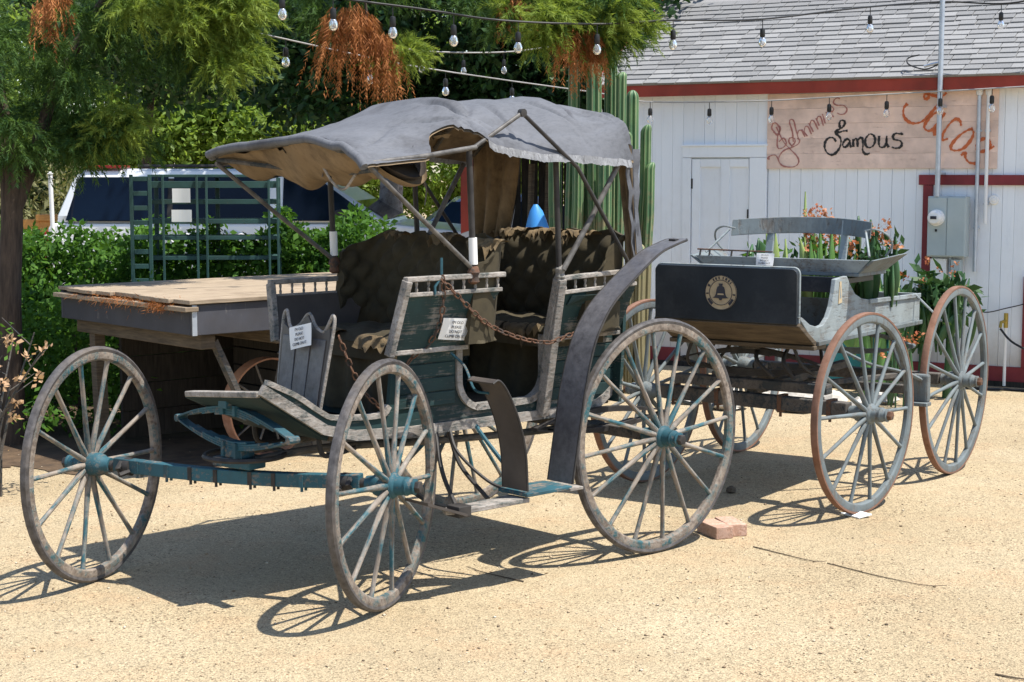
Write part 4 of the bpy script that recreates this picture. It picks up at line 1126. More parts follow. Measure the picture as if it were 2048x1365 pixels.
for vv, z0, z1, r, lb in ((1.04,1.57,3.7,.022,'tall galvanised service mast rising from the meter through the eave'),
                          (1.338,.95,2.44,.017,'galvanised conduit beside the meter with a pale cap, nearer the mast'),
                          (1.412,1.35,2.42,.015,'thin white conduit between the meter and the round cap')):
    c = wthing('conduit', lb, 'conduit')
    uu = .15 if vv < 1.2 else .045
    MB().tube([(uu,vv,z0),(uu,vv,z1)], r, 12).build('pipe', GALV if r > .016 else PAPER, c, smooth=40)
    for z in ((1.75,2.3) if vv < 1.2 else (1.3 if z0 < 1.2 else 1.5,2.1)): MB().box(.0,uu,vv-r-.006,vv+r+.006,z,z+.018).build('strap', GALV, c)
    if vv > 1.2: MB().lathe([(r+.008,2.40),(r+.012,2.42),(r+.012,2.47),(.006,2.485)], 12, (uu,vv,0), 'z').build('cap', PAPER, c, smooth=40)
ms = wthing('mast_brace', 'black service cable loop hanging from the mast over the shingles', 'cable')
MB().tube(spline([(.15,1.04,2.66),(.14,.93,2.62),(.12,.84,2.63),(.10,.75,2.67),(.05,.74,2.72),(.08,.84,2.74)], 6), .006, 6).build('cable_loop', SOCKET, ms, smooth=40)
MB().tube([(.15,1.04,2.67),(.14,.90,2.64)], .012, 8).build('cable_sleeve', GALV, ms, smooth=40)
rc = wthing('round_wall_cap', 'small round cream cap screwed to the white boards', 'cap')
MB().lathe([(.042,.0),(.042,.015),(.034,.024),(.02,.024),(.016,.03),(.004,.031)], 20, (0,1.47,1.545), 'x').build('cap_plate', PAPER, rc, smooth=40)
tp = wthing('garden_tap', 'yellow topped garden tap on a thin pipe below the conduit', 'tap')
MB().tube([(.10,1.62,.02),(.10,1.62,.55)], .013, 8).build('pipe', PAPER, tp, smooth=40)
MB().tube([(.10,1.62,.5),(.10,1.62,.62)], .018, 8).tube([(.10,1.62,.56),(.18,1.60,.55),(.20,1.60,.51)], .013, 8).build('tap_body', plain('brass', (.45,.32,.06), (.35,.25,.05), 9, .45, .5), tp, smooth=40)
hs = wthing('garden_hose', 'dark thin hose lying along the foot of the white boards', 'hose')
MB().tube(spline([(.2,1.60,.50),(.22,1.7,.40),(.25,1.9,.30),(.3,2.2,.1)], 6), .009, 6).tube(spline([(.03,1.2,.75),(.05,1.4,.62),(.05,1.62,.66),(.05,1.9,.75),(.05,2.2,.9)], 6), .005, 6).tube(spline([(.25,1.3,.012),(.32,1.5,.012),(.25,1.75,.012),(.4,2.2,.012)], 6), .012, 6).build('hose_run', SOCKET, hs, smooth=40)
# ------------------------------------------------------------------ columnar cacti
def cactus_stem(parent, base, h, r, ribs, seed, bend=(0,0)):
    q = random.Random(seed); nseg = 26; n = ribs*6; vs = []; rib = []
    ph = q.random()*6
    for i in range(nseg+1):
        t = i/nseg; z = h*t if i < nseg-5 else h-(nseg-i)**1.6*r*.1
        z = min(h, z); rr = r*(1+.05*math.sin(t*9+ph)+.03*math.sin(t*23+ph))
        tip = (h-z)/(r*1.1)
        if tip < 1: rr *= math.sqrt(max(0.02, 1-(1-tip)**2))
        cx = base[0]+bend[0]*t*t+.012*math.sin(t*4+ph); cy = base[1]+bend[1]*t*t
        for k in range(n):
            a = 2*math.pi*k/n; c = (1+math.cos(a*ribs))/2
            rad = rr*(.70+.30*c**.8)
            vs.append((cx+rad*math.cos(a), cy+rad*math.sin(a), z)); rib.append(c)
    fs = [(i*n+k, i*n+(k+1) % n, (i+1)*n+(k+1) % n, (i+1)*n+k) for i in range(nseg) for k in range(n)]
    fs.append(tuple(nseg*n+k for k in range(n)))
    mb = MB(); mb.v = vs; mb.f = fs
    o = mb.build('stem', CACTUS, parent, smooth=60, fix=False)
    at = o.data.attributes.new('rib', 'FLOAT', 'POINT'); at.data.foreach_set('value', rib)
    return o
def cactus(loc, stems, label, seed):
    o = thing('columnar_cactus', loc, 0, label, 'cactus', 'columnar cacti by the shed corner')
    for i, (x, y, h, r, bx) in enumerate(stems): cactus_stem(o, (x, y), h, r*(1+.12*math.sin(i*2.1)), 6+i % 3, seed+i, (bx+.05*math.sin(i*3.7+seed), .04*math.sin(i*5.1)))
    return o
cactus((.62, 13.1, 0), [(-.15,.0,2.80,.046,0),(.06,-.05,2.98,.055,-.04),(.16,.06,2.75,.06,0),(.20,-.10,2.55,.04,.02),(-.24,.12,2.0,.05,0),(-.06,.14,2.15,.055,0),(.02,.18,2.2,.05,0),(.11,-.16,1.9,.05,0),(-.12,-.14,1.95,.05,0)],
       'tall clump of ribbed green column cacti behind the surrey top', 40)
cactus((1.0, 13.25, 0), [(-.02,0,2.42,.048,.0),(.045,.06,2.15,.042,0),(-.06,-.07,2.10,.045,0),(.075,-.03,1.85,.040,0),(.03,-.1,1.2,.04,.02),(-.16,.05,1.9,.05,0)],
       'narrow clump of column cacti against the white wall', 60)

# ------------------------------------------------------------------ foliage builders (numpy)
def quads_object(name, m, parent, V, nper, loc=None):
    """V: (n*nper,3) vertices, nper verts per face"""
    n = len(V)//nper
    me = bpy.data.meshes.new(name)
    me.vertices.add(n*nper); me.vertices.foreach_set('co', np.ascontiguousarray(V, dtype=np.float32).ravel())
    me.loops.add(n*nper); me.loops.foreach_set('vertex_index', np.arange(n*nper, dtype=np.int32))
    me.polygons.add(n); me.polygons.foreach_set('loop_start', np.arange(n, dtype=np.int32)*nper)
    me.materials.append(m); me.update(calc_edges=True); me.validate()
    return link(name, me, parent, loc)
def unit(a): return a/np.linalg.norm(a, axis=1, keepdims=True).clip(1e-9)
def leaf_verts(P, size, aspect=.45, up=.35, droop=0.0, rg=rng):
    n = len(P); d = unit(rg.normal(size=(n,3))+np.array([0,0,-droop])); nr = unit(rg.normal(size=(n,3))+np.array([.3,-.25,up*3]))
    s = unit(np.cross(d, nr)); L = size*rg.uniform(.6,1.3,(n,1))
    V = np.empty((n,4,3)); V[:,0] = P; V[:,1] = P+d*L*.45+s*L*aspect*.5; V[:,2] = P+d*L; V[:,3] = P+d*L*.45-s*L*aspect*.5
    return V.reshape(-1,3)
def clumps(center, radii, ncl, per, spread, rg=rng, shell=.55):
    c = unit(rg.normal(size=(ncl,3)))*(shell+(1-shell)*rg.random((ncl,1))**.6)*np.array(radii)+np.array(center)
    sz = spread*rg.uniform(.6,1.4,(ncl,1,1))
    q = unit(rg.normal(size=(ncl*per,3))).reshape(ncl,per,3)*(rg.random((ncl,per,1))**.45)*sz*np.array([1,1,.75])
    return (c[:,None,:]+q).reshape(-1,3)
def tree(name, label, cat, base, trunk, crowns, leafm, size, group=None, barkm=BARK, aspect=.45, droop=0., seed=0):
    rg = np.random.default_rng(seed)
    o = thing(name, base, 0, label, cat, group); b = np.array(base)
    for i, (pts, r0, r1) in enumerate(trunk):
        P = spline([Vector(p)-Vector(base) for p in pts], 6); k = len(P)
        MB().tube(P, [r0+(r1-r0)*j/(k-1) for j in range(k)], 10).build('trunk' if i == 0 else 'limb', barkm, o, smooth=60)
    V = [leaf_verts(clumps(np.array(c)-b, rad, ncl, per, spr, rg), size, aspect, droop=droop, rg=rg) for c, rad, ncl, per, spr in crowns]
    quads_object('crown', leafm, o, np.concatenate(V), 4)
    return o
# drooping feathery sprays
def spray_verts(P, D, L, nn, nl, w, rg):
    """P starts, D directions, each spray a drooping twig with side needles"""
    n = len(P); D = unit(D); L = L*rg.uniform(.6,1.3,(n,1))
    side = unit(np.cross(D, unit(rg.normal(size=(n,3)))))
    up2 = np.cross(side, D); out = []
    g = np.array([0,0,-1.])
    for k in range(nn):
        t = (k+rg.random((n,1)))/nn
        p = P+D*L*t+g*L*.35*t*t
        dirn = unit(D+g*.7*t)
        sg = 1 if k % 2 else -1
        th = rg.uniform(-.9,.9,(n,1))
        sd = side*np.cos(th)+up2*np.sin(th)
        nd = unit(dirn*.9+sd*sg*.75+g*.12)
        l = nl*(1.1-.55*t)*rg.uniform(.6,1.25,(n,1))
        pw = unit(np.cross(nd, unit(rg.normal(size=(n,3)))))*w
        V = np.empty((n,3,3)); V[:,0] = p-pw; V[:,1] = p+pw; V[:,2] = p+nd*l
        out.append(V)
    return np.concatenate(out).reshape(-1,3)
def spray_mass(center, radii, n, L, nn, nl, w, outward, down, rg):
    c = np.array(center); ncl = max(4, n//20); per = n//ncl+1
    hang = down > 1.1
    q = unit(rg.normal(size=(ncl,3)))*(rg.random((ncl,1))**.45)
    cc = np.repeat(c+q*np.array(radii), per, 0); qq = np.repeat(q, per, 0); k = len(cc)
    loc = unit(rg.normal(size=(k,3)))
    P = cc+loc*np.array([1,1,.6])*(.05 if not hang else .07)
    D = loc*np.array([1,1,.55])*(.9 if not hang else .25)+qq*np.array([.6,.6,.2])+np.array(outward)+np.array([0,0,-down])+rg.normal(size=(k,3))*.18
    return spray_verts(P, D, L*(.75 if not hang else 1), nn, nl, w, rg)

# ------------------------------------------------------------------ the conifer over the yard
rgc = np.random.default_rng(21)
TB = (-3.24, 10.7, 0)
cedar = thing('cedar_tree', TB, 0, 'shaggy cedar with drooping green sprays and dead brown foliage', 'tree')
tb = np.array(TB)
def C(p): return Vector(p)-Vector(TB)
for i, (pts, r0, r1) in enumerate(([[(-3.27,10.7,-.05),(-3.27,10.7,.9),(-3.24,10.72,1.7),(-3.35,10.75,2.6),(-3.3,10.8,4.2),(-3.2,10.9,6.2)], .085, .04],
        [[(-3.22,10.72,1.55),(-3.1,10.8,1.9),(-2.95,10.9,2.4),(-2.6,11.0,3.0),(-2.2,11.1,3.5)], .055, .02],
        [[(-3.28,10.8,3.9),(-2.2,11.1,3.75),(-1.1,11.3,3.6),(-.1,11.5,3.4),(.9,11.8,3.2)], .06, .015],
        [[(-1.1,11.3,3.6),(-1.0,11.2,3.1),(-.95,11.15,2.6)], .02, .006],
        [[(.1,11.55,3.38),(.35,11.55,3.0),(.42,11.5,2.6)], .018, .006],
        [[(-2.6,11.0,3.0),(-2.3,10.95,2.8),(-1.9,10.9,2.6)], .02, .006],
        [[(-3.1,10.8,1.9),(-2.8,10.75,2.0),(-2.55,10.7,1.95)], .018, .006])):
    P = spline([C(p) for p in pts], 6); k = len(P)
    MB().tube(P, [r0+(r1-r0)*j/(k-1) for j in range(k)], 10).build('trunk' if i == 0 else 'limb', BARK, cedar, smooth=60)
def mass(lst, m, name):
    V = np.concatenate([spray_mass(np.array(c)-tb, rad, n, L, nn, nl, w, o, dn, rgc) for c, rad, n, L, nn, nl, w, o, dn in lst])
    return quads_object(name, m, cedar, V, 3)
mass([((-3.05,10.9,2.58),(.66,.5,.60),430,.30,34,.075,.0042,(.15,-.3,0),.35),
      ((-2.75,10.75,2.06),(.36,.3,.2),330,.24,34,.07,.0040,(.3,-.3,0),.25),
      ((-3.35,10.5,2.2),(.3,.4,.5),260,.26,32,.07,.0042,(.0,-.3,0),.35),
      ((-2.25,10.95,2.85),(.55,.45,.42),460,.28,34,.075,.0042,(.3,-.3,0),.25),
      ((-2.6,11.1,3.5),(1.0,.9,.5),200,.32,26,.08,.006,(.1,-.1,0),.6),
      ((-3.3,11.2,4.6),(1.3,1.3,1.2),220,.4,24,.1,.009,(.0,0,0),.6),
      ((-1.05,11.35,3.15),(.5,.35,.35),170,.26,30,.075,.0042,(.2,-.2,0),.3),
      ((.2,11.6,3.05),(.75,.35,.28),330,.26,30,.075,.0042,(.1,-.2,0),.3),
      ((.60,11.75,2.78),(.35,.28,.22),230,.24,30,.07,.0042,(.3,-.2,0),.4),
      ((.3,11.8,3.5),(1.0,.6,.35),120,.32,26,.08,.006,(.1,0,0),.6)], NEEDLE, 'crown')
mass([((-1.80,10.75,2.72),(.25,.3,.38),480,.24,34,.07,.0040,(.5,-.3,0),.0),
      ((-2.15,10.6,2.92),(.42,.3,.32),320,.26,34,.07,.0040,(.4,-.3,0),.1),
      ((-2.6,10.55,2.10),(.25,.2,.12),110,.20,34,.06,.0040,(.2,-.3,0),.2),
      ((.30,11.40,2.82),(.45,.25,.2),260,.24,30,.07,.0042,(.4,-.2,0),.1),
      ((.78,11.65,2.88),(.22,.22,.18),150,.22,30,.07,.0042,(.4,-.2,0),.1),
      ((-.70,11.1,2.58),(.12,.15,.12),60,.2,30,.065,.0042,(.4,-.2,0),.1)], NEEDLE_LIT, 'painted_sunlit_sprays')  # sunlit tips put in as a lighter needle colour
mass([((-1.02,11.1,2.88),(.17,.12,.16),110,.34,34,.06,.0042,(.03,-.03,0),1.8),
      ((-.86,11.1,2.66),(.12,.10,.10),60,.28,32,.055,.0042,(.1,0,0),1.7),
      ((.42,11.5,2.70),(.15,.12,.08),70,.24,32,.055,.0042,(.0,0,0),1.8),
      ((.02,11.5,2.95),(.14,.12,.05),36,.16,30,.05,.0042,(0,0,0),1.6),
      ((-2.92,10.5,2.86),(.07,.08,.10),34,.22,32,.05,.0042,(0,-.1,0),1.6)], DEADN, 'dead_foliage')

# ------------------------------------------------------------------ broadleaf trees behind
TG = 'broadleaf trees behind the yard'
tree('dark_fig_tree', 'dark glossy fig tree standing behind the surrey top', 'tree', (-.3, 17.6, 0),
     [([(-.3,17.6,0),(-.35,17.6,1.5),(-.2,17.5,3.0),(0,17.4,5)], .20, .07), ([(-.3,17.55,1.9),(-1.2,17.3,2.9),(-2.0,17.0,3.8)], .07, .02), ([(-.2,17.5,2.2),(.5,17.3,3.1),(1.0,17.2,4)], .06, .02)],
     [((-.4,17.3,3.7),(2.3,1.7,1.35),230,75,.40), ((-1.7,16.9,2.75),(1.05,.8,.55),75,70,.30), ((.35,16.8,2.75),(.8,.7,.55),55,70,.28), ((-.3,17.2,3.2),(1.9,1.0,.8),120,60,.36), ((-.5,17.6,5.5),(2.2,2,1.6),90,60,.6)], FICUS, .12, TG, seed=1)
tree('dark_fig_tree', 'dark fig tree between the cedar and the white car roof', 'tree', (-4.2, 20.5, 0),
     [([(-4.6,20.9,0),(-4.6,20.9,2),(-4.3,20.6,4)], .08, .04)],
     [((-4.2,20.2,3.9),(1.7,1.3,1.3),130,70,.42), ((-2.9,19.8,3.4),(.8,.8,.7),50,60,.36)], FICUS, .15, TG, seed=2)
tree('light_green_tree', 'light green leafy tree far behind the car', 'tree', (-3.6, 27, 0),
     [([(-3.6,27,0),(-3.5,27,2),(-3.3,27,4)], .15, .05)],
     [((-3.8,27,3.2),(3.0,1.5,1.9),260,120,.5), ((-4.5,26.3,2.2),(2.5,1,.8),150,110,.42), ((-6.5,26.5,3.2),(2.0,1.2,2.0),130,110,.5)], LIGHTLEAF, .125, TG, seed=3)
tree('light_green_tree', 'bright yellow green tree seen below the fig branches', 'tree', (-1.0, 30, 0),
     [([(-1,30,0),(-1,30,2),(-.9,30,3.5)], .15, .05)],
     [((-1.6,29.5,1.9),(2.2,1.0,.9),170,110,.42), ((1.0,30,2.0),(1.6,1,1.0),110,110,.42), ((-3.2,29.5,2.4),(1.1,.8,.6),50,110,.4)], LIGHTLEAF, .125, TG, seed=4)
tree('olive_shrub', 'dry olive shrub behind the orange rail', 'shrub', (-7.2, 24, 0),
     [([(-7.2,24,0),(-7.2,24,.7),(-7.1,24,1.4)], .06, .03)],
     [((-7.2,24,1.0),(1.6,.8,.9),130,60,.38)], DRYLEAF, .12, seed=5)
tree('pale_trunk_tree', 'tree with mottled pale bark beside the dark blue car', 'tree', (-1.36, 18.6, 0),
     [([(-1.36,18.6,0),(-1.33,18.6,.8),(-1.36,18.6,1.5),(-1.25,18.6,2.4),(-1.1,18.5,3.6)], .17, .10)],
     [((-1.1,18.5,4.6),(1.4,1.3,1.0),70,60,.5)], FICUS, .15, TG, PALEBARK, seed=6)
tree('far_tree_row', 'rounded far tree behind the white shed side', 'tree', (6, 40, 0),
     [([(6,40,0),(6,40,3)], .2, .1)], [((6,40,3.5),(4,2,2.4),120,60,.8)], FICUS, .35, TG, seed=7)
tree('far_dark_tree', 'dark far tree left of the cedar trunk', 'tree', (-9.5, 33, 0),
     [([(-9.5,33,0),(-9.5,33,3)], .2, .1)], [((-9.5,33,3.2),(3.4,2,2.8),150,60,.7), ((-5.0,34,5.0),(5.0,2,2.2),170,60,.8)], FICUS, .32, TG, seed=8)

# ------------------------------------------------------------------ hedge and shrubs
def hedge(name, label, base, boxes, m, size, seed, stems):
    rg = np.random.default_rng(seed); b = np.array(base)
    o = thing(name, base, 0, label, 'hedge' if 'hedge' in name else 'shrub')
    P = []
    for (x0,x1,y0,y1,z0,z1,n) in boxes:
        q = rg.random((n,3)); q[:,2] = q[:,2]**.8
        top = z1+.10*np.sin(q[:,0]*(x1-x0)*5+1)*np.sin(q[:,1]*6)+.07*np.sin(q[:,0]*(x1-x0)*13)
        yy = y0+(y1-y0)*q[:,1]**1.5+.12*np.sin(q[:,0]*(x1-x0)*7)*np.sin(q[:,2]*5)
        P.append(np.stack([x0+(x1-x0)*q[:,0], yy, z0+(top-z0)*q[:,2]], 1))
    P = np.concatenate(P)-b
    quads_object('foliage', m, o, leaf_verts(P, size, .6, rg=rg), 4)
    for x, y, h in stems:
        MB().tube(spline([Vector((x,y,0))-Vector(base), Vector((x+.03,y,h*.5))-Vector(base), Vector((x-.04,y+.05,h))-Vector(base)], 4), [.022]*4+[.016]*4+[.008], 6).build('stem', BARK, o, smooth=60)
    return o
hedge('leafy_hedge', 'dense leafy green hedge behind the flatbed wagon', (-2.5,12.6,0),
      [(-4.9,-1.85,12.45,13.7,.0,1.27,36000), (-1.9,-.98,12.7,13.7,.0,1.36,14000)], HEDGEL, .060, 31, [(-4.5+.3*i, 12.9, 1.1) for i in range(12)])
hedge('dark_shrub', 'low dark shrub growing under the wagon end', (-2.9,11,0),
      [(-4.0,-2.35,10.9,11.9,.0,.95,6500), (-2.5,-1.7,11.3,12.0,0,.75,2600), (-4.6,-3.4,10.2,11.0,0,.55,1500)], HEDGEL, .055, 32, [(-3.6+.3*i, 11.3, .7) for i in range(6)])
# leggy bush with dried blossoms at the left edge
rb2 = random.Random(5); fb_ = thing('dry_flower_bush', (-2.95, 8.95, 0), 0, 'leggy bush with dried peach blossoms beside the front wheel', 'shrub')
tips = []
for k in range(9):
    a = rb2.uniform(-.5,1.3); h = rb2.uniform(.55,1.02); x = rb2.uniform(-.16,.16)
    pts = [(x,0,0), (x+.12*a,rb2.uniform(-.1,.1),h*.5), (x+.36*a,rb2.uniform(-.2,.2),h)]
    MB().tube(spline(pts, 6), [.010-.006*i/12 for i in range(13)], 5).build('twig', BEAMWOOD, fb_, smooth=60)
    tips.append(pts[-1])
    for j in range(3):
        p = Vector(pts[1]).lerp(Vector(pts[2]), rb2.uniform(.2,.9)); q = p+Vector((rb2.uniform(-.16,.16), rb2.uniform(-.1,.1), rb2.uniform(.02,.16)))
        MB().tube([p, q], [.004,.002], 4).build('twig', BEAMWOOD, fb_); tips.append(tuple(q))
tp_ = np.array(tips); sel = tp_[rng.random(len(tp_)) < .5]
quads_object('blossom', YFLOWER, fb_, leaf_verts(np.repeat(sel, 12, 0)+rng.normal(size=(len(sel)*12,3))*.018, .034, .8), 4)
quads_object('foliage', HEDGEL, fb_, leaf_verts(np.concatenate([rng.normal(size=(160,3))*np.array([.14,.12,.05])+np.array([-.05,0,.88]), rng.normal(size=(90,3))*np.array([.08,.1,.05])+np.array([.30,.2,.43]), rng.normal(size=(90,3))*np.array([.06,.1,.08])+np.array([-.1,-.2,.38])]), .05, .5), 4)

# ------------------------------------------------------------------ plants in and behind the buckboard
def pads(parent, specs, m, name='pad'):
    for (x, y, z, h, w, rz, tilt) in specs:
        mb = MB(); n, k = 10, 12; vs = []
        for i in range(n+1):
            t = i/n; zz = h*t; ww = w*math.sin(math.pi*min(1,.12+.86*t))**.75*(.55+.45*math.sin(math.pi*(.1+.8*t)))
            for j in range(k):
                a = 2*math.pi*j/k; vs.append((ww/2*math.cos(a), ww*.14*math.sin(a)+.004*math.sin(a), zz))
        mb.v = vs; mb.f = [(i*k+j, i*k+(j+1) % k, (i+1)*k+(j+1) % k, (i+1)*k+j) for i in range(n) for j in range(k)]+[tuple(range(k))[::-1], tuple(n*k+j for j in range(k))]
        mb.build(name, m, parent, smooth=70, loc=(x,y,z), rot=(0,tilt,rz))
def flowers(parent, pts, n, spread, size=.03, m=FLOWER, name='blossom', seed=1):
    rg = np.random.default_rng(seed); P = np.repeat(np.array(pts, float), n, 0); P = P+rg.normal(size=P.shape)*spread
    quads_object(name, m, parent, leaf_verts(P, size, .8, rg=rg), 4)
def kthing(name, u, v, z, label, cat='plant', group='plants in the buckboard bed'):
    return thing(name, tuple(kw(u, v, z)), frame_angle(KH), label, cat, group)
MB_soil = MB().box(-.10,.595,-.39,.39,.985,1.0); MB_soil.build('planting_soil', SOIL, buck)
rp = random.Random(8)
def spiny(o, n, h, r, m, seed, wmin=.03, wmax=.05):
    q = random.Random(seed)
    pads(o, [(q.uniform(-r,r), q.uniform(-r,r), 0, h*q.uniform(.6,1.1), q.uniform(wmin,wmax), q.uniform(0,6), q.uniform(-.2,.2)) for _ in range(n)], m, 'stem')
o = kthing('crown_of_thorns', .25,-.07,1.0,'coral flowered succulent standing tallest above the seat back'); spiny(o, 5, .50, .07, PADY, 1); flowers(o, [(rp.uniform(-.09,.09),rp.uniform(-.09,.09),rp.uniform(.36,.56)) for _ in range(22)], 16, .014, .024, seed=2)
pads(o, [(.0,-.10,.30,.36,.03,0,.02)], PADY, 'stem')
o = kthing('finger_cactus', .38,-.17,1.0,'row of pale yellow green cactus fingers behind the seat'); spiny(o, 13, .42, .15, PADY, 3, .04, .065); flowers(o, [(0,.1,.33)], 30, .02, seed=3)
o = kthing('finger_cactus', .36,.08,1.0,'cluster of green cactus fingers behind the right back stay'); spiny(o, 11, .42, .12, PADG, 4, .04, .08); flowers(o, [(.03,.02,.36),(.0,.09,.33)], 40, .03, seed=4)
o = kthing('prickly_pear', .2,.17,1.0,'dark green prickly pear with upright pads above the seat'); pads(o, [(0,0,0,.28,.14,.2,0),(.0,-.02,.26,.26,.11,.3,.1),(.02,.07,.24,.26,.09,-.3,.05),(.02,.14,.20,.24,.10,.1,.9),(-.03,.16,.05,.22,.13,.5,.5)], SUCC)
o = kthing('prickly_pear', .36,-.42,1.0,'small dark pads at the left end of the bed'); pads(o, [(0,0,0,.26,.14,.2,0),(.0,-.06,.16,.20,.11,.3,-.5),(.02,.07,.2,.18,.10,-.3,.4),(0,.0,.22,.16,.10,.3,.1)], SUCC)
o = kthing('crown_of_thorns', .3,.33,1.0,'coral flowered succulent at the right end of the bed'); spiny(o, 11, .40, .10, SUCC, 6, .06, .10); flowers(o, [(rp.uniform(-.1,.1),rp.uniform(-.1,.1),rp.uniform(.34,.48)) for _ in range(14)], 14, .014, .024, seed=6)
for u, v, lb, s in ((.05,-.2,'low green cactus fingers seen under the seat board',9), (.1,.05,'broad green pads seen under the seat board',10)):
    o = kthing('prickly_pear', u, v, 1.0, lb)
    pads(o, [(rp.uniform(-.08,.08), rp.uniform(-.1,.1), 0, rp.uniform(.14,.24), rp.uniform(.08,.13), rp.uniform(0,3), rp.uniform(-.3,.3)) for _ in range(6)], PADG if s == 10 else PADY)
def greens(o, n, c, sd, m=SUCCL, size=.05, seed=1):
    rg = np.random.default_rng(seed); quads_object('foliage', m, o, leaf_verts(rg.normal(size=(n,3))*np.array(sd)+np.array(c), size, .45, rg=rg), 4)
for i, o in enumerate([x for x in col.objects if x.get('group') == 'plants in the buckboard bed']):
    tall = 'thorns' in o.name
    greens(o, 70 if tall else 40, (0,0,.30 if tall else .24), (.05,.05,.06), SUCCL if i % 2 else HEDGEL, .07, i+50)
BG = 'succulents behind the buckboard'
for (x, y, zt, lb, s, kind) in ((3.02,13.0,1.00,'dark succulent with coral flowers directly behind the tail of the bed',11,0), (3.26,13.0,1.10,'tall dark succulent beside the red post',12,0),
                                (3.44,12.9,1.06,'dark succulent rising behind the rear wheel top',13,0), (2.78,12.9,1.02,'bright green broad pads behind the bed side',14,1), (2.90,12.9,1.0,'upright pale cactus fingers beside the broad pads',15,2)):
    o = thing('succulent', (x, y, 0), 0, lb, 'plant', BG); q = random.Random(s)
    MB().tube([(0,0,0),(.01,0,zt*.35),(0,.01,zt*.6)], [.05,.04,.03], 8).build('stalk', SUCC if kind == 0 else PADG, o, smooth=60)
    if kind == 2: pads(o, [(q.uniform(-.08,.08), q.uniform(-.05,.05), .3, (zt-.3)*q.uniform(.7,1.05), .035, q.uniform(0,3), q.uniform(-.1,.1)) for _ in range(6)], PADY)
    else: pads(o, [(q.uniform(-.12,.12), q.uniform(-.09,.09), zt*q.uniform(.3,.62), zt*q.uniform(.25,.38), q.uniform(.08,.14) if kind else q.uniform(.05,.09), q.uniform(0,3), q.uniform(-.6,.6)) for _ in range(10 if kind else 26)], SUCC if kind == 0 else PADG)
    if kind == 0: greens(o, 110, (0,-.03,zt*.74), (.075,.05,.085), SUCCL, .13, s)
    if kind == 0: flowers(o, [(q.uniform(-.14,.14), q.uniform(-.10,.0), zt*q.uniform(.80,1.0)) for _ in range(4)], 10, .014, .026, seed=s)
o = thing('crown_of_thorns', (2.95,12.4,0), 0, 'low coral flowered plant seen through the front wheel spokes', 'plant', BG)
spiny(o, 9, .46, .10, SUCC, 21)
flowers(o, [(rp.uniform(-.16,.16), rp.uniform(-.1,.1), rp.uniform(.36,.54)) for _ in range(9)], 12, .02, .034, seed=22)
# teal crate by the wall
o = thing('teal_crate', tuple(to_world(WO, WH, .75, .62, 0)), frame_angle(WH), 'weathered teal slatted crate standing by the white wall', 'crate')
for k in range(4):
    for x in (-.16, .16): MB().box(x-.008,x+.008,-.25,.25,.06+k*.15,.185+k*.15).build('slat', TEALP, o, bevel=.003)
    for y in (-.258, .258): MB().box(-.15,.15,y-.008,y+.008,.06+k*.15,.185+k*.15).build('slat', TEALP, o, bevel=.003)
for x in (-.14,.14):
    for y in (-.24,.24): MB().box(x-.018,x+.018,y-.018,y+.018,0,.66).build('corner_post', TEALP, o, bevel=.003)
# pale rocks between the wagon and the wall
for k, (x, y, s) in enumerate(((1.62,12.3,.15),(1.9,12.6,.13),(2.15,12.2,.17),(2.42,12.5,.14),(1.35,12.6,.12),(2.62,12.2,.12),(2.0,12.9,.16),(2.85,12.6,.13),(1.7,12.9,.11))):
    q = random.Random(k); mb = MB().lathe([(s*.3,-.02),(s*.9,.02),(s,s*.25),(s*.8,s*.6),(s*.35,s*.8)], 9, (0,0,0), 'z')
    mb.v = [(a*(1+q.uniform(-.25,.25)), b*(1+q.uniform(-.25,.25)), c*(1+q.uniform(-.2,.2))) for a, b, c in mb.v]
    tag(mb.build('rock', STONE, None, loc=(x,y,0), rot=(0,0,q.random()*6)), 'pale broken rock on the sand behind the buckboard axle', 'rock', 'rocks behind the buckboard')
# ------------------------------------------------------------------ flatbed wagon behind the surrey
FO = (-1.82, 9.42); FA = math.atan2(.67, .74)
flat = thing('flatbed_wagon', (FO[0], FO[1], 0), FA, 'old flatbed wagon with bleached plank deck and dark side boards', 'wagon')
# local x runs along the long side away to the right, local y across the deck
LX, LY = 2.45, 1.54
for k in range(9):
    y0 = -.05+k*(LY+.10)/9
    MB().box(-.06+.03*math.sin(k*5), LX+.02*math.sin(k*3), y0+.002, y0+(LY+.10)/9-.003, 1.026, 1.05+.002*math.sin(k*7)).build('deck_plank', PLANK, flat, bevel=.003)
MB().box(-.09,.0,-.05,LY+.02,.985,1.012).build('end_ledge', PLANK, flat, bevel=.004)
MB().box(-.03,-.002,.0,LY,.845,.983).build('end_board', DARKBOARD, flat, bevel=.004)
MB().box(-.03,LX,-.03,-.002,.845,1.022).build('side_board', DARKBOARD, flat, bevel=.004)
MB().box(-.03,LX,LY+.002,LY+.03,.845,1.022).build('side_board', DARKBOARD, flat, bevel=.004)
MB().box(-.034,-.004,-.035,-.03,.845,1.02).build('corner_iron', GALV, flat)
for x in (.10,.62,1.2,1.8): MB().box(x-.05,x+.05,.02,LY-.02,.755,.842).build('cross_beam', OLDBROWN, flat, bevel=.006)
for y in (.25, 1.2): MB().box(0,LX,y-.05,y+.05,.93,1.02).build('sleeper', OLDBROWN, flat)
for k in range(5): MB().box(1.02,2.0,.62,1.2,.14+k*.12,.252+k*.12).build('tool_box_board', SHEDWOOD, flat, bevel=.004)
MB().bar((.16,.06,.80),(.42,.09,.30), .045, .035).build('leg_brace', BEAMWOOD, flat)
MB().bar((.10,1.35,.78),(.10,1.30,.0), .07, .07).build('prop_leg', OLDBROWN, flat); MB().bar((1.05,.12,.78),(1.05,.12,.0), .06, .06).build('prop_leg', BEAMWOOD, flat)
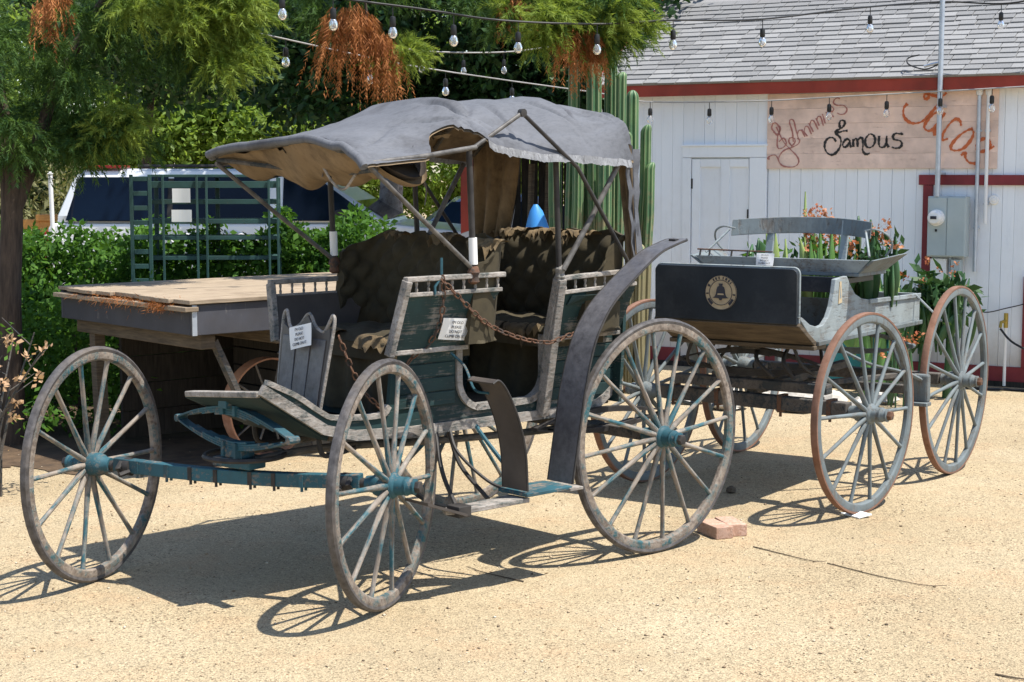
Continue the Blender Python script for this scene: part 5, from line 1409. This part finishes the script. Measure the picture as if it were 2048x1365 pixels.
for k in range(4): MB().box(.30,2.0,1.40,1.43,.04+k*.18,.215+k*.18).build('dark_fill_board', SHEDWOOD, flat)  # added dark boards standing in for the shade beneath the deck
def ironwheel(x, y):
    r = .31
    w = MB().lathe([(r-.010,-.048),(r,-.046),(r,.046),(r-.010,.048),(r-.014,0)], 40, closed=True).build('wheel', IRONTYRE, flat, smooth=40, loc=(x, y, r))
    for k in range(10):
        a = 2*math.pi*k/10; MB().tube([(.03*math.cos(a),-.03,.03*math.sin(a)),((r-.01)*math.cos(a),0,(r-.01)*math.sin(a))], .007, 6).build('spoke', STEELROD, w, smooth=40)
    MB().lathe([(.02,-.08),(.045,-.075),(.045,.075),(.02,.08)], 14).build('hub', RUST, w, smooth=40)
    return w
for x in (.79, 1.78): ironwheel(x, .45)
for x in (.79, 1.78): MB().tube([(x,.40,.31),(x,.95,.31)], .02, 8).build('axle', IRON, flat, smooth=40)
# dry needle litter on the deck edge
P = np.stack([rng.uniform(-.1,.0,600), rng.uniform(.05,1.3,600), np.full(600,1.016)], 1); P[:300,1] = rng.normal(.25,.06,300); P[300:480,1] = rng.normal(.75,.18,180)
q = quads_object('needle_litter', DEADN, flat, spray_verts(P, rng.normal(size=(600,3))*np.array([1,1,.25]), .07, 3, .05, .002, rng), 3); q['kind'] = 'stuff'

# ------------------------------------------------------------------ green metal rack with two notices
rk = thing('green_metal_rack', (-2.3, 12.3, 0), R(4), 'tall green metal rack with open shelves behind the flatbed wagon', 'rack')
for x in (-.52,-.385,-.04,.03,.49,.555,-.29):
    w = .016 if x not in (-.52,-.385) else .026
    MB().box(x-w/2,x+w/2,-.012,.012,0,1.755 if x < .4 else 1.74).build('post', GREENMETAL, rk, bevel=.002)
for k in range(8):
    z = .95+k*.108
    MB().box(-.505,-.40,-.009,.009,z,z+.035).build('ladder_rung', GREENMETAL, rk, bevel=.002)
for z, t in ((1.735,.02),(1.655,.05),(1.535,.035),(1.39,.035),(1.27,.03),(1.12,.03)):
    MB().box(-.385,.55,.02,.30,z,z+t).build('shelf', GREENMETAL, rk, bevel=.002)
for x in (-.38,.08,.54): MB().box(x-.015,x+.015,.28,.31,0,1.73).build('post', GREENMETAL, rk, bevel=.002)
for z, w, h, lb in ((1.60,.135,.105,'white paper sheet on the upper shelf of the green rack'), (1.45,.15,.09,'white paper sheet on the middle shelf of the green rack')):
    m_ = MB().grid(lambda a, b: ((a-.5)*w, .004*math.sin(a*4), (b-.5)*h), 6, 4)
    o = m_.build('paper_sheet', PAPER, None, loc=(-2.45,12.27,z)); tag(o, lb, 'paper', 'papers on the green rack')

# ------------------------------------------------------------------ parked cars
def car(name, label, loc, rz, L, Wd, H, paint, hood, suv):
    o = thing(name, loc, rz, label, 'car', 'cars parked beyond the hedge'); hw = Wd/2
    belt = H*(.69 if suv else .645)
    prof = [(0,.32),(.03,.62),(.06,belt-.04),(.10,belt),(L-hood,belt),(L-hood*.45,belt-.07),(L-.12,belt-.17),(L-.01,belt-.30),(L,.42),(L-.05,.28),(.06,.28)]
    b = MB().prism(prof, lambda x, z: (x, -hw*(1-.06*max(0,(z-.9))), z), lambda x, z: (x, hw*(1-.06*max(0,(z-.9))), z)).build('body', paint, o, bevel=.05)
    wr = .34
    rear = .02 if suv else .55
    gp = [(rear+.08,belt-.01),(rear+.28 if suv else rear+.75,H-.05),(rear+.42 if suv else rear+.95,H),(L-hood-1.05,H),(L-hood-.85,H-.03),(L-hood+.02,belt-.01)]
    ins = lambda z: hw*(.985-.20*max(0,(z-belt))/(H-belt)*.75)
    MB().prism(gp, lambda x, z: (x,-ins(z),z), lambda x, z: (x,ins(z),z)).build('cabin', paint, o, bevel=.09)
    band = [(gp[0][0]+.17,belt+.02),(gp[1][0]+.05,H-.095),(L-hood-1.55,H-.10),(L-hood-1.35,belt+.02)]
    for s in (-1, 1): MB().prism(band, lambda x, z: (x, s*(ins(z)-.012), z), lambda x, z: (x, s*(ins(z)+.004), z)).build('window_trim', TYREBLK, o)
    # side windows, both sides, each a thin proud pane
    x0 = rear+.20; x1 = L-hood-.12; zb = belt+.03; zt = H-.085
    cuts = [x0, x0+(x1-x0)*.34, x0+(x1-x0)*.66, x1]
    sl0 = (rear+.28 if suv else rear+.75)-rear-.08
    for s in (-1, 1):
        for i in range(3):
            a, c = cuts[i]+(.12 if i == 2 else .03), cuts[i+1]-.03
            ta = a+sl0*.62 if i == 0 else a; tc = c-.62 if i == 2 else c
            if i == 2: tc = max(tc, ta+.12)
            q4 = [(a,zb),(c,zb),(tc,zt),(ta,zt)]
            MB().prism(q4, lambda x, z: (x, s*(ins(z)-.01), z), lambda x, z: (x, s*(ins(z)+.012), z)).build('window', CARGLASS, o)
        for wx in (.95, L-.95):
            w = MB().lathe([(.12,-.11),(.31,-.11),(.335,-.09),(.335,.09),(.31,.11),(.12,.11)], 28).build('wheel', TYREBLK, o, smooth=40, loc=(wx, s*(hw-.10), .335))
            MB().lathe([(.04,.09),(.21,.10),(.22,.115),(.05,.118)] if s > 0 else [(.04,-.09),(.21,-.10),(.22,-.115),(.05,-.118)], 20).build('rim', GALV, w, smooth=40)
        MB().box(L-.10,L+.012,s*hw*.72-.16,s*hw*.72+.16,belt-.33,belt-.20).build('headlight', GALV, o, bevel=.02)
        MB().box(-.012,.08,s*hw*.80-.10,s*hw*.80+.10,belt-.42,belt-.08).build('tail_light', TAIL, o, bevel=.02)
        MB().box(x1-.42,x1-.28,s*(hw+.02)-.02 if s > 0 else -(hw+.20),(hw+.20) if s > 0 else -(hw+.0),belt+.02,belt+.15).build('mirror', TYREBLK, o, bevel=.03)
        MB().box(1.9,2.05,s*hw-.005 if s > 0 else -hw-.012, hw+.012 if s > 0 else -hw+.005, belt-.12, belt-.09).build('door_handle', GALV, o)
    f = lambda t: (L-hood+.02+(-.87)*t, belt+(H-.06-belt)*t)
    MB().add([(f(.1)[0]+.014,-ins(belt)+.08,f(.1)[1]),(f(.1)[0]+.014,ins(belt)-.08,f(.1)[1]),(f(.95)[0]+.014,ins(H)-.1,f(.95)[1]),(f(.95)[0]+.014,-ins(H)+.1,f(.95)[1])], [(0,1,2,3)]).build('windscreen', CARGLASS, o)
    return o, H
suv, Hs = car('white_utility_car', 'white sport utility car with tinted windows parked behind the hedge', (-4.78, 17.9, 0), R(-3), 4.85, 1.88, 1.80, CARWHITE, 1.25, True)
MB().box(.40,.80,-.80,-.45,Hs+.004,Hs+.035).build('brake_lamp', TAIL, suv, bevel=.01)
for s in (-1, 1): MB().tube([(.95,s*.68,Hs+.03),(2.8,s*.68,Hs+.035)], .014, 8).build('roof_rail', IRON, suv, smooth=40)
car('dark_blue_car', 'dark blue car parked beyond the pale trunk', (-2.0, 21.2, 0), R(4), 4.4, 1.75, 1.48, CARBLUE, 1.2, False)
# orange rail fence and a thin white post at the far left
fe_ = thing('orange_rail_fence', (-6.4, 20.2, 0), 0, 'orange stained timber rail fence behind the cedar trunk', 'fence')
for x in (-1.3, .72): MB().box(x-.07,x+.07,-.07,.07,0,1.17).box(x-.11,x+.11,-.11,.11,1.17,1.25).build('fence_post', YWOOD, fe_, bevel=.01)
MB().box(-1.6,.65,-.04,.04,1.07,1.19).build('fence_rail', YWOOD, fe_, bevel=.012); MB().box(-1.6,.65,-.03,.03,.72,.82).build('fence_rail', YWOOD, fe_, bevel=.012)
wp = MB().tube([(0,0,0),(-.03,0,1.75)], .022, 10).lathe([(.024,1.74),(.03,1.75),(.01,1.77)], 10, (-.03,0,0), 'z').build('white_post', PAPER, None, smooth=40, loc=(-4.62,16.7,0))
tag(wp, 'thin white post beside the rear of the white car', 'post')
lf = thing('low_picket_fence', (-3.3, 15.8, 0), 0, 'low white wire edging in front of the white car', 'fence')
for k in range(12):
    x = -1.5+k*.26
    MB().tube([(x,0,0),(x,0,1.10),(x+.06,0,1.16),(x+.13,0,1.18),(x+.2,0,1.16),(x+.26,0,1.10)], .007, 6).build('wire_hoop', PAPER, lf, smooth=40)

# ------------------------------------------------------------------ dark open lean-to with red posts beside the shed
ln_ = thing('lean_to_shelter', (.2, 16.2, 0), 0, 'dark open lean-to shelter with red posts beside the shed', 'shelter')
for x in (-.64, .66): MB().box(x-.06,x+.06,-.06,.06,0,1.92).build('post', RED, ln_, bevel=.005)
MB().box(-.75,.95,-.05,.05,1.92,2.03).build('beam', RED, ln_, bevel=.005)
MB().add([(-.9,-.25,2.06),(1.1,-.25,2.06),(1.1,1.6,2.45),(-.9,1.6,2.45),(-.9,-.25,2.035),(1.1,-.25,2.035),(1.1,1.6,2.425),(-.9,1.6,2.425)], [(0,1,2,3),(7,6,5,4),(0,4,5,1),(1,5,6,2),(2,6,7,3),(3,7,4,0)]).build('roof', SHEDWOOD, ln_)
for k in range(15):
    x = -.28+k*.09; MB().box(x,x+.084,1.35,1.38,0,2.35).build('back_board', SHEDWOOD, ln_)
for x in (-.05,.12): MB().bar((x,.5,0),(x+.05,.45,1.85), .05, .04).build('leaning_plank', OLDBROWN, ln_)
bt = thing('blue_tarp_bundle', (.32, 15.9, 0), R(20), 'bright blue tarp pulled to a point over a stack in the shelter', 'tarp')
def tarp(a, b):
    th = 2*math.pi*b; r = (.02+.30*a**.75)*(1+.10*math.sin(th*5)*a); return (r*math.cos(th)-.10*(1-a), r*math.sin(th), 1.46*(1-a**1.2)+.0)
MB().grid(tarp, 14, 36).build('tarp_sheet', BLUEP, bt, smooth=50)

# ------------------------------------------------------------------ strings of festoon bulbs
def _bulbmesh():
    g = MB().lathe([(.010,-.055),(.016,-.062),(.024,-.078),(.0265,-.094),(.0235,-.108),(.014,-.119),(.003,-.122)], 14, (0,0,0), 'z').mesh('bulb', BULB, 60)
    s = MB().lathe([(.004,.004),(.014,.0),(.017,-.012),(.0175,-.050),(.013,-.058),(.004,-.058)], 12, (0,0,0), 'z').mesh('socket', SOCKET, 40)
    return g, s
BM, SM = _bulbmesh()
def festoon(cable, bulbs, label, m, r=.006, drop=.10):
    o = thing('festoon_light_string', tuple(cable[0]), 0, label, 'string lights', 'festoon strings over the yard')
    base = Vector(cable[0]); P = spline(cable, 8)
    MB().tube([p-base for p in P], r, 6).build('cable', m, o, smooth=60)
    for x in bulbs:
        best = min(range(1, len(P)), key=lambda i: abs((P[i].x+P[i-1].x)/2-x)); a, b = P[best-1], P[best]
        t = max(0, min(1, (x-a.x)/(b.x-a.x+1e-9))); p = a.lerp(b, t)-base
        MB().tube([p, p-Vector((0,0,drop))], .0035, 6).build('drop_wire', SOCKET, o, smooth=60)
        s = link('socket', SM, o, p-Vector((0,0,drop)), None, (1.1,1.1,1.1)); link('bulb', BM, s)
    return o
festoon([(4.45,13.3,3.22),(4.0,13.45,3.12),(3.52,13.75,3.16),(2.7,13.0,3.04),(1.82,12.3,2.89),(1.09,11.6,2.82),(.56,11.2,2.76),(-.08,10.8,2.75),(-.55,10.5,2.79),(-1.11,10.2,2.84),(-1.7,9.9,2.95)],
        [3.94,2.80,1.845,1.12,.57,.04,-.37,-.74,-1.09,-1.38], 'black cable with clear bulbs running from the mast to the cedar', SOCKET, .0075, .07)
def wl(u, v, z): return tuple(to_world(WO, WH, u, v, z))
festoon([(-1.75,11.4,2.72),(-.86,12.8,2.60),(-.1,13.9,2.54),(.79,14.9,2.47), wl(.17,-1.6,2.40), wl(.17,-.6,2.385), wl(.17,.3,2.41), wl(.17,1.0,2.43), wl(.17,1.9,2.46)],
        [-1.58,-1.06,-.53,.0,.78]+[to_world(WO, WH, .17, v_, 0).x for v_ in (-1.58,-1.0,-.42,.10,.60,1.05,1.47)], 'thin pale cable with small bulbs running along under the red fascia', PALECORD, .006, .06)
festoon([(-1.2,15.5,2.94),(-.85,15.5,2.89),(-.44,15.5,2.87),(0,15.5,2.88),(.4,15.5,2.93)], [-.84,-.45,-.075], 'short sagging cable with three bulbs among the fig leaves', PALECORD, .008, .07)

# ------------------------------------------------------------------ small litter on the sand
def twig(pts, r, label):
    P = spline([Vector(p) for p in pts], 6)
    o = MB().tube([p-P[0] for p in P], [r*(1-.6*i/len(P)) for i in range(len(P))], 5).build('twig', OLDBROWN, None, smooth=60, loc=P[0])
    return tag(o, label, 'twig', 'twigs on the sand')
twig([(1.15,7.72,.004),(1.28,7.55,.004),(1.38,7.42,.006),(1.43,7.40,.008)], .003, 'thin dark twig trailing from the bricks across the sand')
twig([(1.44,7.39,.004),(1.62,7.15,.004),(1.78,6.98,.006),(1.87,6.95,.012)], .0028, 'long curved twig lying alone on the open sand')
twig([(1.72,5.72,.004),(1.80,5.66,.006),(1.92,5.63,.004)], .004, 'short bent twig at the sunny edge of the yard')
twig([(.05,7.05,.004),(-.12,7.2,.006),(-.2,7.32,.004)], .0035, 'fine twig in the gap of the surrey shadow')
pl_ = MB().box(-.07,.07,-.045,.045,.0,.008).build('metal_plate', PAPER, None, bevel=.002, loc=(1.79,8.44,.0), rot=(R(6),0,R(-60)))
pl_.location.z = .006; tag(pl_, 'small white metal plate under the rusty front wheel', 'plate')
clod = MB().lathe([(.01,0),(.03,.01),(.025,.03),(.008,.04)], 8, (0,0,0), 'z').build('clod', OLDBROWN, None, loc=(1.22,9.05,0)); tag(clod, 'small dark clod on the shaded sand beside the surrey wheel', 'clod')
lv = rng.random((260,2)); Yl = 4.8*(2.4**lv[:,0]); Xl = (lv[:,1]-.5)*2*Yl*.34
lit = quads_object('leaf_litter', DRYLIT, None, leaf_verts(np.stack([Xl, Yl, np.full(260,.006)], 1), .022, .45, up=2.5), 4); lit.data.transform(Matrix.Diagonal((1,1,.35,1)))
tag(lit, 'small dry leaf bits and needles strewn over the sand', 'litter', kind='stuff')
# loose grit, real stones of a few millimetres
n = 26000
u_ = rng.random(n); Y = 4.6*(2.9**u_); X = (rng.random(n)-.5)*2*(Y*.345)
S_ = rng.gamma(1.6, .0013, n).clip(.001,.010)
octa = np.array([[1,0,0],[-1,0,0],[0,1,0],[0,-1,0],[0,0,.7],[0,0,-.4]])
F8 = np.array([[0,2,4],[2,1,4],[1,3,4],[3,0,4],[2,0,5],[1,2,5],[3,1,5],[0,3,5]])
Vg = octa[None]*S_[:,None,None]*rng.uniform(.6,1.3,(n,6,3)); ang = rng.random(n)*6.28; ca, sa = np.cos(ang), np.sin(ang)
Vr = Vg.copy(); Vr[...,0] = Vg[...,0]*ca[:,None]-Vg[...,1]*sa[:,None]; Vr[...,1] = Vg[...,0]*sa[:,None]+Vg[...,1]*ca[:,None]
Vr[...,0] += X[:,None]; Vr[...,1] += Y[:,None]; Vr[...,2] += S_[:,None]*.25
me = bpy.data.meshes.new('grit'); Fi = (F8[None]+6*np.arange(n)[:,None,None]).reshape(-1)
me.vertices.add(n*6); me.vertices.foreach_set('co', Vr.astype(np.float32).ravel()); me.loops.add(len(Fi)); me.loops.foreach_set('vertex_index', Fi.astype(np.int32))
me.polygons.add(len(Fi)//3); me.polygons.foreach_set('loop_start', np.arange(len(Fi)//3, dtype=np.int32)*3); me.update(calc_edges=True)
def grit_mat():
    m, nt, b = nodes('grit_stone'); k = N(nt); tc = k.new('ShaderNodeTexCoord'); sn = k.new('ShaderNodeVectorMath', operation='SNAP'); sn.inputs[1].default_value = (.02,.02,5)
    w = k.new('ShaderNodeTexWhiteNoise'); k.ln(tc.outputs['Object'], sn.inputs[0]); k.ln(sn.outputs[0], w.inputs['Vector'])
    k.ln(k.ramp(w.outputs[0], [(0,(.10,.075,.05)),(.3,(.33,.23,.14)),(.7,(.46,.36,.24)),(1,(.60,.52,.40))]), b.inputs['Base Color']); b.inputs['Roughness'].default_value = .9
    return m
me.materials.append(grit_mat())
tag(link('loose_grit', me), 'fine loose grit scattered over the sunny sand', 'grit', kind='stuff')
